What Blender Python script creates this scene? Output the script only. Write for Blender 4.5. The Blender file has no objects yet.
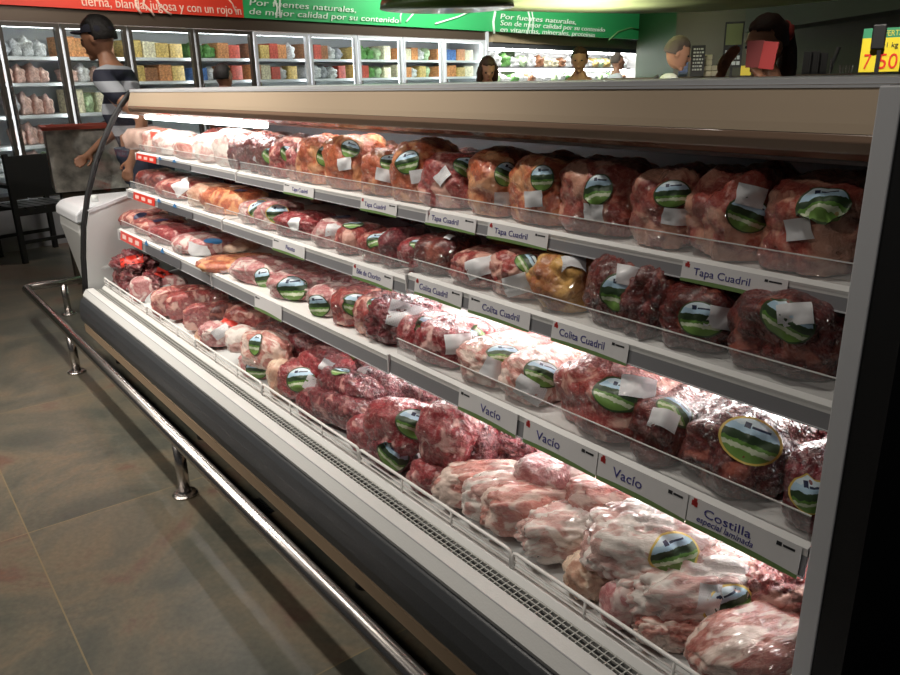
import bpy, bmesh, math, random
from mathutils import Vector, Matrix, noise
from mathutils.bvhtree import BVHTree
random.seed(7)
PI = math.pi
sc = bpy.context.scene
COL = sc.collection

# ------------------------------------------------------------------ camera
F = 765.0
CX, CY = 450.0, 337.5
CAM = Vector((0, 0, 1.42))
def _d(px, py): return Vector((px-CX, -(py-CY), -F)).normalized()
_mx = -_d(-170, 94)
_my = _d(1503.345, 58.86)
_mz = _mx.cross(_my).normalized()
_my = _mz.cross(_mx).normalized()
R3 = Matrix((_mx, _my, _mz))
cam = bpy.data.objects.new('camera', bpy.data.cameras.new('camera'))
COL.objects.link(cam)
cam.data.sensor_width = 36.0
cam.data.lens = F/900*36.0
cam.data.clip_start = 0.02
cam.matrix_world = Matrix.Translation(CAM) @ R3.to_4x4()
sc.camera = cam
def ray(px, py): return R3 @ Vector((px-CX, -(py-CY), -F))
def on_z(px, py, z): r = ray(px, py); return CAM + r*((z-CAM.z)/r.z)
def on_y(px, py, y): r = ray(px, py); return CAM + r*((y-CAM.y)/r.y)
def at_depth(px, py, d): return CAM + ray(px, py)*(d/F)
def proj(P):
    q = R3.transposed() @ (Vector(P)-CAM)
    return CX+F*q.x/-q.z, CY-F*q.y/-q.z
def x_at(px, y, z):
    a, b = -9.0, -0.02
    for _ in range(50):
        m = (a+b)/2
        if proj((m, y, z))[0] < px: a = m
        else: b = m
    return (a+b)/2

# ------------------------------------------------------------------ world, exposure, lights
w = bpy.data.worlds.new('world'); sc.world = w; w.use_nodes = True
w.node_tree.nodes['Background'].inputs[0].default_value = (0.75, 0.8, 0.85, 1)
w.node_tree.nodes['Background'].inputs[1].default_value = 0.035
vs = sc.view_settings
vs.view_transform = 'Standard'; vs.look = 'None'; vs.gamma = 1.0; vs.use_curve_mapping = False
vs.exposure = 0.15
try:
    sc.cycles.max_bounces = 6; sc.cycles.transparent_max_bounces = 12
    sc.cycles.use_denoising = True; sc.cycles.sample_clamp_indirect = 4.0
    sc.cycles.caustics_reflective = False; sc.cycles.caustics_refractive = False
except Exception: pass

def area(name, loc, target, size, power, color=(1, 1, 1), sy=None, spread=None):
    l = bpy.data.lights.new(name, 'AREA'); l.energy = power; l.color = color
    l.shape = 'RECTANGLE'; l.size = size; l.size_y = sy or size
    if spread: l.spread = spread
    o = bpy.data.objects.new(name, l); COL.objects.link(o); o.location = loc
    o.rotation_euler = (Vector(target)-Vector(loc)).to_track_quat('-Z', 'Y').to_euler()
    return o
def spot(name, loc, target, power, color=(1, .93, .82), ang=70, blend=.5, r=.04):
    l = bpy.data.lights.new(name, 'SPOT'); l.energy = power; l.color = color
    l.spot_size = math.radians(ang); l.spot_blend = blend; l.shadow_soft_size = r
    o = bpy.data.objects.new(name, l); COL.objects.link(o); o.location = loc
    o.rotation_euler = (Vector(target)-Vector(loc)).to_track_quat('-Z', 'Y').to_euler()
    return o
WARM = (1, .93, .83)
# ceiling downlights of the aisle
for x_, p_ in ((-4.7, 130), (-3.5, 180), (-2.3, 130), (-1.2, 48)):
    spot('aisle_spot', (x_, .50, 3.3), (x_, .78, .3), p_, WARM, 75, .6, .085)
for x_, p_ in ((-4.2, 220), (-2.9, 170)):
    spot('aisle_spot', (x_, -1.5, 3.3), (x_, .9, .5), p_, WARM, 60, .7, .16)
# shop lighting and added fills further back
area('shop_fill', (-5.9, 3.0, 3.1), (-8.3, 4.0, 1.6), 1.6, 26, (1, .95, .88))
area('banner_light', (-7.6, 6.6, 3.2), (-9.6, 7.6, 2.4), 1.4, 110, (.95, 1, .92), .4)
area('banner_light', (-8.2, 9.6, 3.3), (-10.6, 10.6, 2.5), 1.2, 32, (1, 1, .92), .4)
area('banner_light', (-6.9, 2.1, 3.15), (-8.4, 2.2, 2.4), 1.2, 30, (1, .93, .85), .4)
area('shop_fill', (-2.2, 2.7, 3.2), (-4.4, 5.6, 1.3), .8, 26, (1, .92, .8), .8, math.radians(100))  # added front fill on the people behind the case
spot('aisle_spot', (-.7, -1.3, 3.3), (-.5, 1.0, .8), 42, WARM, 34, .9)  # added weak spot that lifts the grey end frame
spot('fill_spot', (-.7, 1.2, 3.2), (-1.30, 2.70, 1.48), 330, WARM, 26, .4)  # added spot to brighten the yellow price sign
spot('fill_spot', (-3.4, 1.9, 3.3), (-5.4, 1.6, 1.4), 60, WARM, 40, .5)  # added spot to brighten the person in the cap
spot('fill_spot', (-2.3, 2.3, 2.45), (-5.2, 5.7, 1.5), 75, (1, .93, .86), 46, .6, .08)  # added low spot that fills the heads under the canopy
area('canopy_fill', (-4.6, 5.2, 1.2), (-4.6, 5.2, 2.5), 1.2, 24, (1, 1, .85), 1.2, math.radians(80))  # added unseen lamp that brightens the green canopy from below

# ------------------------------------------------------------------ materials
def mat(name, col, rough=.5, metal=0, spec=.5, coat=0, emis=None, es=0, bump=0, bscale=40, var=0, vscale=8, trans=0):
    m = bpy.data.materials.new(name); m.use_nodes = True
    nt = m.node_tree; b = nt.nodes['Principled BSDF']
    b.inputs['Base Color'].default_value = (*col, 1); b.inputs['Roughness'].default_value = rough
    b.inputs['Metallic'].default_value = metal; b.inputs['Specular IOR Level'].default_value = spec
    b.inputs['Coat Weight'].default_value = coat; b.inputs['Coat Roughness'].default_value = .08
    if emis: b.inputs['Emission Color'].default_value = (*emis, 1); b.inputs['Emission Strength'].default_value = es
    tc = None
    if bump or var:
        tc = nt.nodes.new('ShaderNodeTexCoord')
    if bump:
        n = nt.nodes.new('ShaderNodeTexNoise'); n.inputs['Scale'].default_value = bscale; n.inputs['Detail'].default_value = 5
        nt.links.new(tc.outputs['Object'], n.inputs['Vector'])
        bp = nt.nodes.new('ShaderNodeBump'); bp.inputs['Strength'].default_value = bump; bp.inputs['Distance'].default_value = .01
        nt.links.new(n.outputs['Fac'], bp.inputs['Height']); nt.links.new(bp.outputs['Normal'], b.inputs['Normal'])
    if var:
        n = nt.nodes.new('ShaderNodeTexNoise'); n.inputs['Scale'].default_value = vscale; n.inputs['Detail'].default_value = 6
        nt.links.new(tc.outputs['Object'], n.inputs['Vector'])
        r = nt.nodes.new('ShaderNodeValToRGB')
        r.color_ramp.elements[0].position = .3; r.color_ramp.elements[1].position = .7
        r.color_ramp.elements[0].color = (*[c*(1-var) for c in col], 1); r.color_ramp.elements[1].color = (*[min(1, c*(1+var)) for c in col], 1)
        nt.links.new(n.outputs['Fac'], r.inputs['Fac']); nt.links.new(r.outputs['Color'], b.inputs['Base Color'])
    return m

def thin_clear(name, tint=(1, 1, 1), gloss=.12, rough=.05, bump=0, diffuse=0.0, ior=1.45):
    m = bpy.data.materials.new(name); m.use_nodes = True; nt = m.node_tree
    nt.nodes.remove(nt.nodes['Principled BSDF'])
    out = nt.nodes['Material Output']
    t = nt.nodes.new('ShaderNodeBsdfTransparent'); t.inputs[0].default_value = (*tint, 1)
    g = nt.nodes.new('ShaderNodeBsdfGlossy'); g.inputs['Roughness'].default_value = rough
    fr = nt.nodes.new('ShaderNodeFresnel'); fr.inputs[0].default_value = ior
    ad = nt.nodes.new('ShaderNodeMath'); ad.operation = 'MULTIPLY_ADD'; ad.inputs[1].default_value = .9; ad.inputs[2].default_value = gloss*.3
    mx = nt.nodes.new('ShaderNodeMixShader')
    nt.links.new(fr.outputs[0], ad.inputs[0])
    ge = nt.nodes.new('ShaderNodeNewGeometry'); inv = nt.nodes.new('ShaderNodeMath'); inv.operation = 'SUBTRACT'; inv.inputs[0].default_value = 1
    mul = nt.nodes.new('ShaderNodeMath'); mul.operation = 'MULTIPLY'
    nt.links.new(ge.outputs['Backfacing'], inv.inputs[1]); nt.links.new(inv.outputs[0], mul.inputs[0]); nt.links.new(ad.outputs[0], mul.inputs[1])
    nt.links.new(mul.outputs[0], mx.inputs[0])
    last = t
    if diffuse:
        df = nt.nodes.new('ShaderNodeBsdfDiffuse'); df.inputs[0].default_value = (.9, .9, .9, 1)
        m2 = nt.nodes.new('ShaderNodeMixShader'); m2.inputs[0].default_value = diffuse
        nt.links.new(t.outputs[0], m2.inputs[1]); nt.links.new(df.outputs[0], m2.inputs[2]); last = m2
    nt.links.new(last.outputs[0], mx.inputs[1]); nt.links.new(g.outputs[0], mx.inputs[2])
    nt.links.new(mx.outputs[0], out.inputs['Surface'])
    if bump:
        tc = nt.nodes.new('ShaderNodeTexCoord'); n = nt.nodes.new('ShaderNodeTexNoise'); n.inputs['Scale'].default_value = 30; n.inputs['Detail'].default_value = 4
        bp = nt.nodes.new('ShaderNodeBump'); bp.inputs['Strength'].default_value = bump; bp.inputs['Distance'].default_value = .02
        nt.links.new(tc.outputs['Object'], n.inputs['Vector']); nt.links.new(n.outputs['Fac'], bp.inputs['Height'])
        nt.links.new(bp.outputs['Normal'], g.inputs['Normal'])
    return m

def meat(name, lean, lean2, fat, amount, scale=9, film=.55, stretch=(1, 1, 1)):
    """marbled meat under a tight clear film (the film is the coat)"""
    m = bpy.data.materials.new(name); m.use_nodes = True; nt = m.node_tree; b = nt.nodes['Principled BSDF']
    N = nt.nodes.new; L = nt.links.new
    tc = N('ShaderNodeTexCoord'); oi = N('ShaderNodeObjectInfo')
    mp = N('ShaderNodeMapping'); mp.inputs['Scale'].default_value = stretch
    ad = N('ShaderNodeVectorMath'); ad.operation = 'ADD'
    sc2 = N('ShaderNodeVectorMath'); sc2.operation = 'SCALE'; sc2.inputs[0].default_value = (7.3, 3.1, 5.7)
    L(oi.outputs['Random'], sc2.inputs['Scale'])
    L(tc.outputs['Object'], mp.inputs[0]); L(mp.outputs[0], ad.inputs[0]); L(sc2.outputs[0], ad.inputs[1])
    n1 = N('ShaderNodeTexNoise'); n1.inputs['Scale'].default_value = scale*3.6; n1.inputs['Detail'].default_value = 7; n1.inputs['Distortion'].default_value = 1.3; n1.inputs['Roughness'].default_value = .62
    n2 = N('ShaderNodeTexNoise'); n2.inputs['Scale'].default_value = scale*1.9; n2.inputs['Detail'].default_value = 6; n2.inputs['Distortion'].default_value = .8
    vo = N('ShaderNodeTexVoronoi'); vo.feature = 'DISTANCE_TO_EDGE'; vo.inputs['Scale'].default_value = scale*4.6
    dist = N('ShaderNodeVectorMath'); dist.operation = 'SCALE'; dist.inputs['Scale'].default_value = .09
    ad2 = N('ShaderNodeVectorMath'); ad2.operation = 'ADD'
    for x in (n1, n2): L(ad.outputs[0], x.inputs['Vector'])
    L(n2.outputs['Color'], dist.inputs[0]); L(ad.outputs[0], ad2.inputs[0]); L(dist.outputs[0], ad2.inputs[1]); L(ad2.outputs[0], vo.inputs['Vector'])
    r1 = N('ShaderNodeValToRGB'); r1.color_ramp.elements[0].position = .36; r1.color_ramp.elements[1].position = .66
    r1.color_ramp.elements[0].color = (*lean, 1); r1.color_ramp.elements[1].color = (*lean2, 1)
    L(n1.outputs['Fac'], r1.inputs['Fac'])
    # fat sheets
    th = .62-.24*amount
    r2 = N('ShaderNodeValToRGB'); r2.color_ramp.elements[0].position = th; r2.color_ramp.elements[1].position = th+.09
    r2.color_ramp.elements[0].color = (0, 0, 0, 1); r2.color_ramp.elements[1].color = (1, 1, 1, 1)
    L(n2.outputs['Fac'], r2.inputs['Fac'])
    # thin fat seams
    r3 = N('ShaderNodeValToRGB'); r3.color_ramp.elements[0].position = .0; r3.color_ramp.elements[1].position = .06
    r3.color_ramp.elements[0].color = (.55, .55, .55, 1); r3.color_ramp.elements[1].color = (0, 0, 0, 1)
    L(vo.outputs['Distance'], r3.inputs['Fac'])
    mxv = N('ShaderNodeMath'); mxv.operation = 'MAXIMUM'; L(r2.outputs[0], mxv.inputs[0])
    ml = N('ShaderNodeMath'); ml.operation = 'MULTIPLY'; L(r3.outputs[0], ml.inputs[0]); L(n1.outputs['Fac'], ml.inputs[1])
    L(ml.outputs[0], mxv.inputs[1])
    mc = N('ShaderNodeMix'); mc.data_type = 'RGBA'
    L(mxv.outputs[0], mc.inputs['Factor']); L(r1.outputs[0], mc.inputs['A']); mc.inputs['B'].default_value = (*fat, 1)
    # crinkled film: clear folds catch the light
    n3 = N('ShaderNodeTexNoise'); n3.inputs['Scale'].default_value = 42; n3.inputs['Detail'].default_value = 2; n3.inputs['Distortion'].default_value = 2.6
    n3.inputs['Roughness'].default_value = .55
    L(ad.outputs[0], n3.inputs['Vector'])
    n4 = N('ShaderNodeTexVoronoi'); n4.feature = 'SMOOTH_F1'; n4.inputs['Scale'].default_value = 55; L(ad2.outputs[0], n4.inputs['Vector'])
    sm = N('ShaderNodeMath'); sm.operation = 'ADD'; L(n3.outputs['Fac'], sm.inputs[0]); L(n4.outputs['Distance'], sm.inputs[1])
    bp = N('ShaderNodeBump'); bp.inputs['Strength'].default_value = 1; bp.inputs['Distance'].default_value = .05*film
    L(sm.outputs[0], bp.inputs['Height'])
    bp2 = N('ShaderNodeBump'); bp2.inputs['Strength'].default_value = .3; bp2.inputs['Distance'].default_value = .006
    L(n1.outputs['Fac'], bp2.inputs['Height'])
    L(mc.outputs['Result'], b.inputs['Base Color']); L(bp2.outputs[0], b.inputs['Normal'])
    b.inputs['Roughness'].default_value = .38
    b.inputs['Specular IOR Level'].default_value = .5
    b.inputs['Coat Weight'].default_value = 1; b.inputs['Coat Roughness'].default_value = .09; b.inputs['Coat IOR'].default_value = 2.0
    L(bp.outputs[0], b.inputs['Coat Normal'])
    return m

M = {}
M['tapa'] = meat('meat_tapa', (.26, .035, .03), (.46, .11, .075), (.68, .34, .24), .62, 8)  # orange-brown cast of warm light put into the colour
M['orange'] = meat('meat_orange', (.35, .06, .025), (.62, .17, .07), (.80, .38, .18), .55, 8)  # warm light cast mixed into the orange
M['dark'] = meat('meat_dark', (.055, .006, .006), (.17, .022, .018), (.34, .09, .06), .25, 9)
M['wine'] = meat('meat_wine', (.07, .004, .008), (.22, .02, .03), (.5, .22, .2), .2, 9, .8)
M['beef'] = meat('meat_beef', (.20, .018, .018), (.44, .07, .06), (.76, .42, .34), .45, 9)
M['red'] = meat('meat_red', (.17, .008, .012), (.37, .032, .042), (.74, .44, .40), .25, 10)
M['pink'] = meat('meat_pink', (.44, .13, .14), (.62, .30, .29), (.80, .64, .60), .5, 11, .8)
M['pale'] = meat('meat_pale', (.44, .12, .10), (.66, .32, .26), (.84, .66, .58), .60, 10, 1, (.6, 2, 1))
M['white'] = meat('meat_white', (.58, .28, .25), (.76, .53, .48), (.86, .78, .73), .70, 10, 1, (.6, 2, 1))
M['yellow'] = meat('meat_yellow', (.34, .1, .04), (.5, .2, .06), (.74, .42, .13), .85, 5)
M['beige'] = meat('meat_beige', (.55, .27, .18), (.74, .47, .34), (.86, .66, .5), .6, 7)
M['chicken'] = mat('frozen_chicken', (.78, .52, .44), .35, coat=.6, bump=.5, bscale=25, var=.3, vscale=10)

# product label: sky, trees, pale stripe, grass
def label_mat(name, rim):
    m = bpy.data.materials.new(name); m.use_nodes = True; nt = m.node_tree; b = nt.nodes['Principled BSDF']
    N = nt.nodes.new; L = nt.links.new
    uv = N('ShaderNodeUVMap'); sp = N('ShaderNodeSeparateXYZ'); L(uv.outputs[0], sp.inputs[0])
    n = N('ShaderNodeTexNoise'); n.inputs['Scale'].default_value = 14; L(uv.outputs[0], n.inputs['Vector'])
    ma = N('ShaderNodeMath'); ma.operation = 'MULTIPLY_ADD'; ma.inputs[1].default_value = .12; L(n.outputs['Fac'], ma.inputs[0]); L(sp.outputs['Y'], ma.inputs[2])
    r = N('ShaderNodeValToRGB'); cr = r.color_ramp; cr.interpolation = 'CONSTANT'
    cr.elements[0].position = 0; cr.elements[0].color = (.17, .31, .07, 1)
    cr.elements[1].position = .32; cr.elements[1].color = (.62, .68, .5, 1)
    for p, c in ((.42, (.12, .26, .05)), (.5, (.03, .06, .025)), (.68, (.46, .66, .82)), (.84, (.70, .82, .90))):
        e = cr.elements.new(p); e.color = (*c, 1)
    L(ma.outputs[0], r.inputs['Fac'])
    # dark lettering block and bull mark on the sky
    def box(x0, x1, y0, y1):
        outs = []
        for ch, a, op in (('X', x0, 'GREATER_THAN'), ('X', x1, 'LESS_THAN'), ('Y', y0, 'GREATER_THAN'), ('Y', y1, 'LESS_THAN')):
            q = N('ShaderNodeMath'); q.operation = op; L(sp.outputs[ch], q.inputs[0]); q.inputs[1].default_value = a; outs.append(q)
        p = outs[0]
        for q in outs[1:]:
            mlt = N('ShaderNodeMath'); mlt.operation = 'MULTIPLY'; L(p.outputs[0], mlt.inputs[0]); L(q.outputs[0], mlt.inputs[1]); p = mlt
        return p
    b1 = box(.34, .44, .74, .86); b2 = box(.46, .76, .76, .81)
    mxx = N('ShaderNodeMath'); mxx.operation = 'MAXIMUM'; L(b1.outputs[0], mxx.inputs[0]); L(b2.outputs[0], mxx.inputs[1])
    c1 = N('ShaderNodeMix'); c1.data_type = 'RGBA'; L(mxx.outputs[0], c1.inputs['Factor']); L(r.outputs[0], c1.inputs['A']); c1.inputs['B'].default_value = (.02, .03, .08, 1)
    # rim
    di = N('ShaderNodeVectorMath'); di.operation = 'DISTANCE'; di.inputs[1].default_value = (.5, .5, 0); L(uv.outputs[0], di.inputs[0])
    gt = N('ShaderNodeMath'); gt.operation = 'GREATER_THAN'; gt.inputs[1].default_value = .455; L(di.outputs['Value'], gt.inputs[0])
    c2 = N('ShaderNodeMix'); c2.data_type = 'RGBA'; L(gt.outputs[0], c2.inputs['Factor']); L(c1.outputs['Result'], c2.inputs['A']); c2.inputs['B'].default_value = (*rim, 1)
    L(c2.outputs['Result'], b.inputs['Base Color']); b.inputs['Roughness'].default_value = .5; b.inputs['Coat Weight'].default_value = .12; b.inputs['Coat Roughness'].default_value = .2
    return m
M['oval'] = label_mat('oval_product_label', (.05, .08, .03))
M['oval_gold'] = label_mat('oval_gold_label', (.7, .5, .12))
def tag_mat():
    m = mat('weight_tag_paper', (.82, .82, .84), .5, coat=.3); nt = m.node_tree; b = nt.nodes['Principled BSDF']
    N = nt.nodes.new; L = nt.links.new
    uv = N('ShaderNodeUVMap'); br = N('ShaderNodeTexBrick'); br.inputs['Scale'].default_value = 5
    br.inputs['Color1'].default_value = (.84, .84, .86, 1); br.inputs['Color2'].default_value = (.8, .8, .82, 1); br.inputs['Mortar'].default_value = (.42, .42, .46, 1)
    br.inputs['Mortar Size'].default_value = .025
    L(uv.outputs[0], br.inputs['Vector']); L(br.outputs[0], b.inputs['Base Color']); return m
M['tag'] = tag_mat()
M['white_oval'] = mat('white_round_sticker', (.85, .87, .88), .4, coat=.3)
M['navy'] = mat('navy_label', (.03, .04, .1), .4, coat=.3)
M['blue'] = mat('blue_label', (.05, .22, .5), .4, coat=.3)
M['redlabel'] = mat('red_label', (.75, .05, .03), .4, coat=.3)
M['film'] = thin_clear('clear_film', (.97, .97, .97), .3, .12, .8, .10)
M['clear'] = thin_clear('clear_plastic', (.96, .96, .96), .05, .1, 0, .10, 1.2)
M['glass'] = thin_clear('door_glass', (.95, .97, .97), .1, .02)
M['gmetal'] = mat('grey_painted_metal', (.36, .36, .38), .42, .1)
M['strip'] = mat('grey_price_strip', (.235, .235, .25), .4)
M['lip'] = mat('white_shelf_enamel', (.74, .74, .73), .3)
M['ledge'] = mat('white_ledge', (.66, .66, .65), .35, bump=.05, bscale=200)
M['bumper'] = mat('dark_grey_rubber', (.045, .048, .053), .42, bump=.08, bscale=160)
M['tan'] = mat('tan_base_board', (.42, .30, .20), .5)
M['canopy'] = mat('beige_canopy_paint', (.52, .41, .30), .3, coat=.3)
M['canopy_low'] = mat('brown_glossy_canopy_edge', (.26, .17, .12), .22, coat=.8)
M['inner'] = mat('case_interior_enamel', (.60, .62, .62), .35)
M['innerdark'] = mat('case_back_panel', (.10, .10, .11), .5)
M['black'] = mat('matt_black', (.008, .008, .009), .55)
M['dark'+'metal'] = mat('dark_metal', (.03, .03, .03), .4, .3)
M['trim'] = mat('light_grey_trim', (.66, .67, .70), .35)
M['steel'] = mat('brushed_steel', (.58, .54, .52), .27, 1, bump=.03, bscale=300)
M['wire'] = mat('white_coated_wire', (.86, .84, .82), .35)
M['grille'] = mat('grey_grille_wire', (.42, .42, .40), .4)
M['tube'] = mat('lit_tube', (1, 1, 1), .5, emis=(1, .985, .96), es=29)
M['tube_dim'] = mat('lit_cool_tube', (1, 1, 1), .5, emis=(.93, .98, 1), es=7)
M['tube_fz'] = mat('freezer_lamp', (1, 1, 1), .5, emis=(.95, .98, 1), es=10)
M['card'] = mat('white_card', (.74, .73, .74), .45)
M['ink'] = mat('violet_ink', (.05, .045, .22), .6)
M['inkblack'] = mat('black_ink', (.02, .02, .025), .6)
M['cgreen'] = mat('card_green', (.16, .26, .09), .5)
M['cred'] = mat('card_red', (.42, .03, .03), .5)

# ------------------------------------------------------------------ mesh helpers
def link(name, me, m, parent=None):
    o = bpy.data.objects.new(name, me); COL.objects.link(o)
    if m: 
        if not me.materials: me.materials.append(m)
    if parent: o.parent = parent
    return o
class MB:
    def __init__(s): s.v = []; s.f = []
    def box(s, x0, x1, y0, y1, z0, z1, T=None):
        i = len(s.v)
        P = [(x, y, z) for z in (z0, z1) for y in (y0, y1) for x in (x0, x1)]
        if T: P = [tuple(T @ Vector(p)) for p in P]
        s.v += P
        s.f += [(i, i+2, i+3, i+1), (i+4, i+5, i+7, i+6), (i, i+1, i+5, i+4), (i+2, i+6, i+7, i+3), (i, i+4, i+6, i+2), (i+1, i+3, i+7, i+5)]
        return s
    def prism(s, prof, x0, x1, closed=True, T=None):
        """profile in (y, z) swept along x"""
        i = len(s.v); n = len(prof)
        P = [(x0, a, b) for a, b in prof]+[(x1, a, b) for a, b in prof]
        if T: P = [tuple(T @ Vector(p)) for p in P]
        s.v += P
        for k in range(n if closed else n-1):
            s.f.append((i+k, i+(k+1) % n, i+n+(k+1) % n, i+n+k))
        if closed: s.f += [tuple(i+k for k in range(n))[::-1], tuple(i+n+k for k in range(n))]
        return s
    def tube(s, pts, r, n=10, cap=True):
        pts = [Vector(p) for p in pts]; i = len(s.v); up = None
        for k, p in enumerate(pts):
            t = (pts[min(k+1, len(pts)-1)]-pts[max(k-1, 0)]).normalized()
            if up is None: up = Vector((0, 0, 1)) if abs(t.z) < .9 else Vector((1, 0, 0))
            a = t.cross(up).normalized(); bb = a.cross(t).normalized(); up = bb
            rr = r[k] if isinstance(r, (list, tuple)) else r
            for j in range(n):
                g = 2*PI*j/n; s.v.append(tuple(p+a*(rr*math.cos(g))+bb*(rr*math.sin(g))))
        for k in range(len(pts)-1):
            for j in range(n):
                s.f.append((i+k*n+j, i+k*n+(j+1) % n, i+(k+1)*n+(j+1) % n, i+(k+1)*n+j))
        if cap:
            s.f.append(tuple(i+j for j in range(n))[::-1]); s.f.append(tuple(i+(len(pts)-1)*n+j for j in range(n)))
        return s
    def lathe(s, prof, c=(0, 0, 0), n=24):
        i = len(s.v)
        for (r, z) in prof:
            for j in range(n):
                g = 2*PI*j/n; s.v.append((c[0]+r*math.cos(g), c[1]+r*math.sin(g), c[2]+z))
        for k in range(len(prof)-1):
            for j in range(n): s.f.append((i+k*n+j, i+k*n+(j+1) % n, i+(k+1)*n+(j+1) % n, i+(k+1)*n+j))
        s.f.append(tuple(i+j for j in range(n))[::-1]); s.f.append(tuple(i+(len(prof)-1)*n+j for j in range(n)))
        return s
    def build(s, name, m, parent=None, smooth=False, bevel=0):
        me = bpy.data.meshes.new(name); me.from_pydata(s.v, [], s.f)
        bm = bmesh.new(); bm.from_mesh(me); bmesh.ops.recalc_face_normals(bm, faces=bm.faces); bm.to_mesh(me); bm.free()
        if smooth:
            for p in me.polygons: p.use_smooth = True
        o = link(name, me, m, parent)
        if bevel:
            b = o.modifiers.new('bevel', 'BEVEL'); b.width = bevel; b.segments = 2; b.limit_method = 'ANGLE'
        return o
def tag(o, label=None, cat=None, group=None, kind=None):
    if label: o['label'] = label
    if cat: o['category'] = cat
    if group: o['group'] = group
    if kind: o['kind'] = kind
    return o
def empty(name, loc, rz=0, label=None, cat=None, group=None):
    o = bpy.data.objects.new(name, None); COL.objects.link(o); o.location = loc; o.rotation_euler = (0, 0, rz); o.empty_display_size = .1
    return tag(o, label, cat, group)
def text(name, body, size, m, parent, T, width=None, extrude=.0004, shear=0, align='LEFT'):
    cu = bpy.data.curves.new(name, 'FONT'); cu.body = body; cu.size = size; cu.extrude = extrude; cu.shear = shear; cu.align_x = align
    cu.resolution_u = 3
    o = bpy.data.objects.new(name, cu); COL.objects.link(o)
    dg = bpy.context.evaluated_depsgraph_get(); dg.update()
    me = bpy.data.meshes.new_from_object(o.evaluated_get(dg)); bpy.data.objects.remove(o)
    if width:
        xs = [v.co.x for v in me.vertices]
        if xs:
            k = width/max(1e-6, max(xs)-min(xs)); x0 = min(xs)
            for v in me.vertices: v.co.x = (v.co.x-(x0 if align == 'LEFT' else 0))*k
    me.transform(T); me.materials.clear(); me.materials.append(m)
    q = bpy.data.objects.new(name, me); COL.objects.link(q); q.parent = parent
    return q

# ================================================================== THE SETTING
# ------------------------------------------------------------------ floor
def floor_mat():
    m = mat('slate_floor_tiles', (.1, .1, .1), .4); nt = m.node_tree; b = nt.nodes['Principled BSDF']; N = nt.nodes.new; L = nt.links.new
    tc = N('ShaderNodeTexCoord'); sp = N('ShaderNodeSeparateXYZ'); L(tc.outputs['Object'], sp.inputs[0])
    def joint(ch, off, size):
        a = N('ShaderNodeMath'); a.operation = 'SUBTRACT'; L(sp.outputs[ch], a.inputs[0]); a.inputs[1].default_value = off
        d = N('ShaderNodeMath'); d.operation = 'DIVIDE'; L(a.outputs[0], d.inputs[0]); d.inputs[1].default_value = size
        r = N('ShaderNodeMath'); r.operation = 'ROUND'; L(d.outputs[0], r.inputs[0])
        s = N('ShaderNodeMath'); s.operation = 'SUBTRACT'; L(d.outputs[0], s.inputs[0]); L(r.outputs[0], s.inputs[1])
        ab = N('ShaderNodeMath'); ab.operation = 'ABSOLUTE'; L(s.outputs[0], ab.inputs[0])
        lt = N('ShaderNodeMath'); lt.operation = 'LESS_THAN'; L(ab.outputs[0], lt.inputs[0]); lt.inputs[1].default_value = .0022/size
        fl = N('ShaderNodeMath'); fl.operation = 'FLOOR'; L(d.outputs[0], fl.inputs[0])
        return lt, fl
    jx, fx = joint('X', -2.663, 1.2); jy, fy = joint('Y', .219, 1.2)
    j = N('ShaderNodeMath'); j.operation = 'MAXIMUM'; L(jx.outputs[0], j.inputs[0]); L(jy.outputs[0], j.inputs[1])
    n1 = N('ShaderNodeTexNoise'); n1.inputs['Scale'].default_value = 1.9; n1.inputs['Detail'].default_value = 9; n1.inputs['Roughness'].default_value = .65; n1.inputs['Distortion'].default_value = .6
    cmb = N('ShaderNodeCombineXYZ'); L(fx.outputs[0], cmb.inputs[0]); L(fy.outputs[0], cmb.inputs[1])
    s7 = N('ShaderNodeVectorMath'); s7.operation = 'SCALE'; s7.inputs['Scale'].default_value = 3.7; L(cmb.outputs[0], s7.inputs[0])
    av = N('ShaderNodeVectorMath'); av.operation = 'ADD'; L(tc.outputs['Object'], av.inputs[0]); L(s7.outputs[0], av.inputs[1]); L(av.outputs[0], n1.inputs['Vector'])
    r = N('ShaderNodeValToRGB'); cr = r.color_ramp
    cr.elements[0].position = .33; cr.elements[0].color = (.050, .052, .044, 1); cr.elements[1].position = .70; cr.elements[1].color = (.135, .070, .042, 1)
    for p, c in ((.43, (.066, .066, .052)), (.51, (.092, .083, .062)), (.57, (.118, .096, .066)), (.635, (.105, .066, .05))): e = cr.elements.new(p); e.color = (*c, 1)
    L(n1.outputs['Fac'], r.inputs['Fac'])
    n2 = N('ShaderNodeTexNoise'); n2.inputs['Scale'].default_value = 60; n2.inputs['Detail'].default_value = 4; L(tc.outputs['Object'], n2.inputs['Vector'])
    m1 = N('ShaderNodeMix'); m1.data_type = 'RGBA'; m1.blend_type = 'OVERLAY'; m1.inputs['Factor'].default_value = .35
    L(r.outputs[0], m1.inputs['A']); L(n2.outputs['Fac'], m1.inputs['B'])
    m2 = N('ShaderNodeMix'); m2.data_type = 'RGBA'; L(j.outputs[0], m2.inputs['Factor']); L(m1.outputs['Result'], m2.inputs['A']); m2.inputs['B'].default_value = (.16, .125, .07, 1)
    L(m2.outputs['Result'], b.inputs['Base Color'])
    bp = N('ShaderNodeBump'); bp.inputs['Strength'].default_value = .25; bp.inputs['Distance'].default_value = .006; L(n1.outputs['Fac'], bp.inputs['Height']); L(bp.outputs[0], b.inputs['Normal'])
    b.inputs['Roughness'].default_value = .36
    return m
fl = MB().box(-15, 4, -5, 18, -.05, 0).build('floor', floor_mat()); tag(fl, kind='structure')
ce = MB().box(-15, 4, -5, 18, 3.5, 3.6).build('ceiling', mat('dark_ceiling', (.05, .05, .045), .8)); tag(ce, kind='structure')

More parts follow.
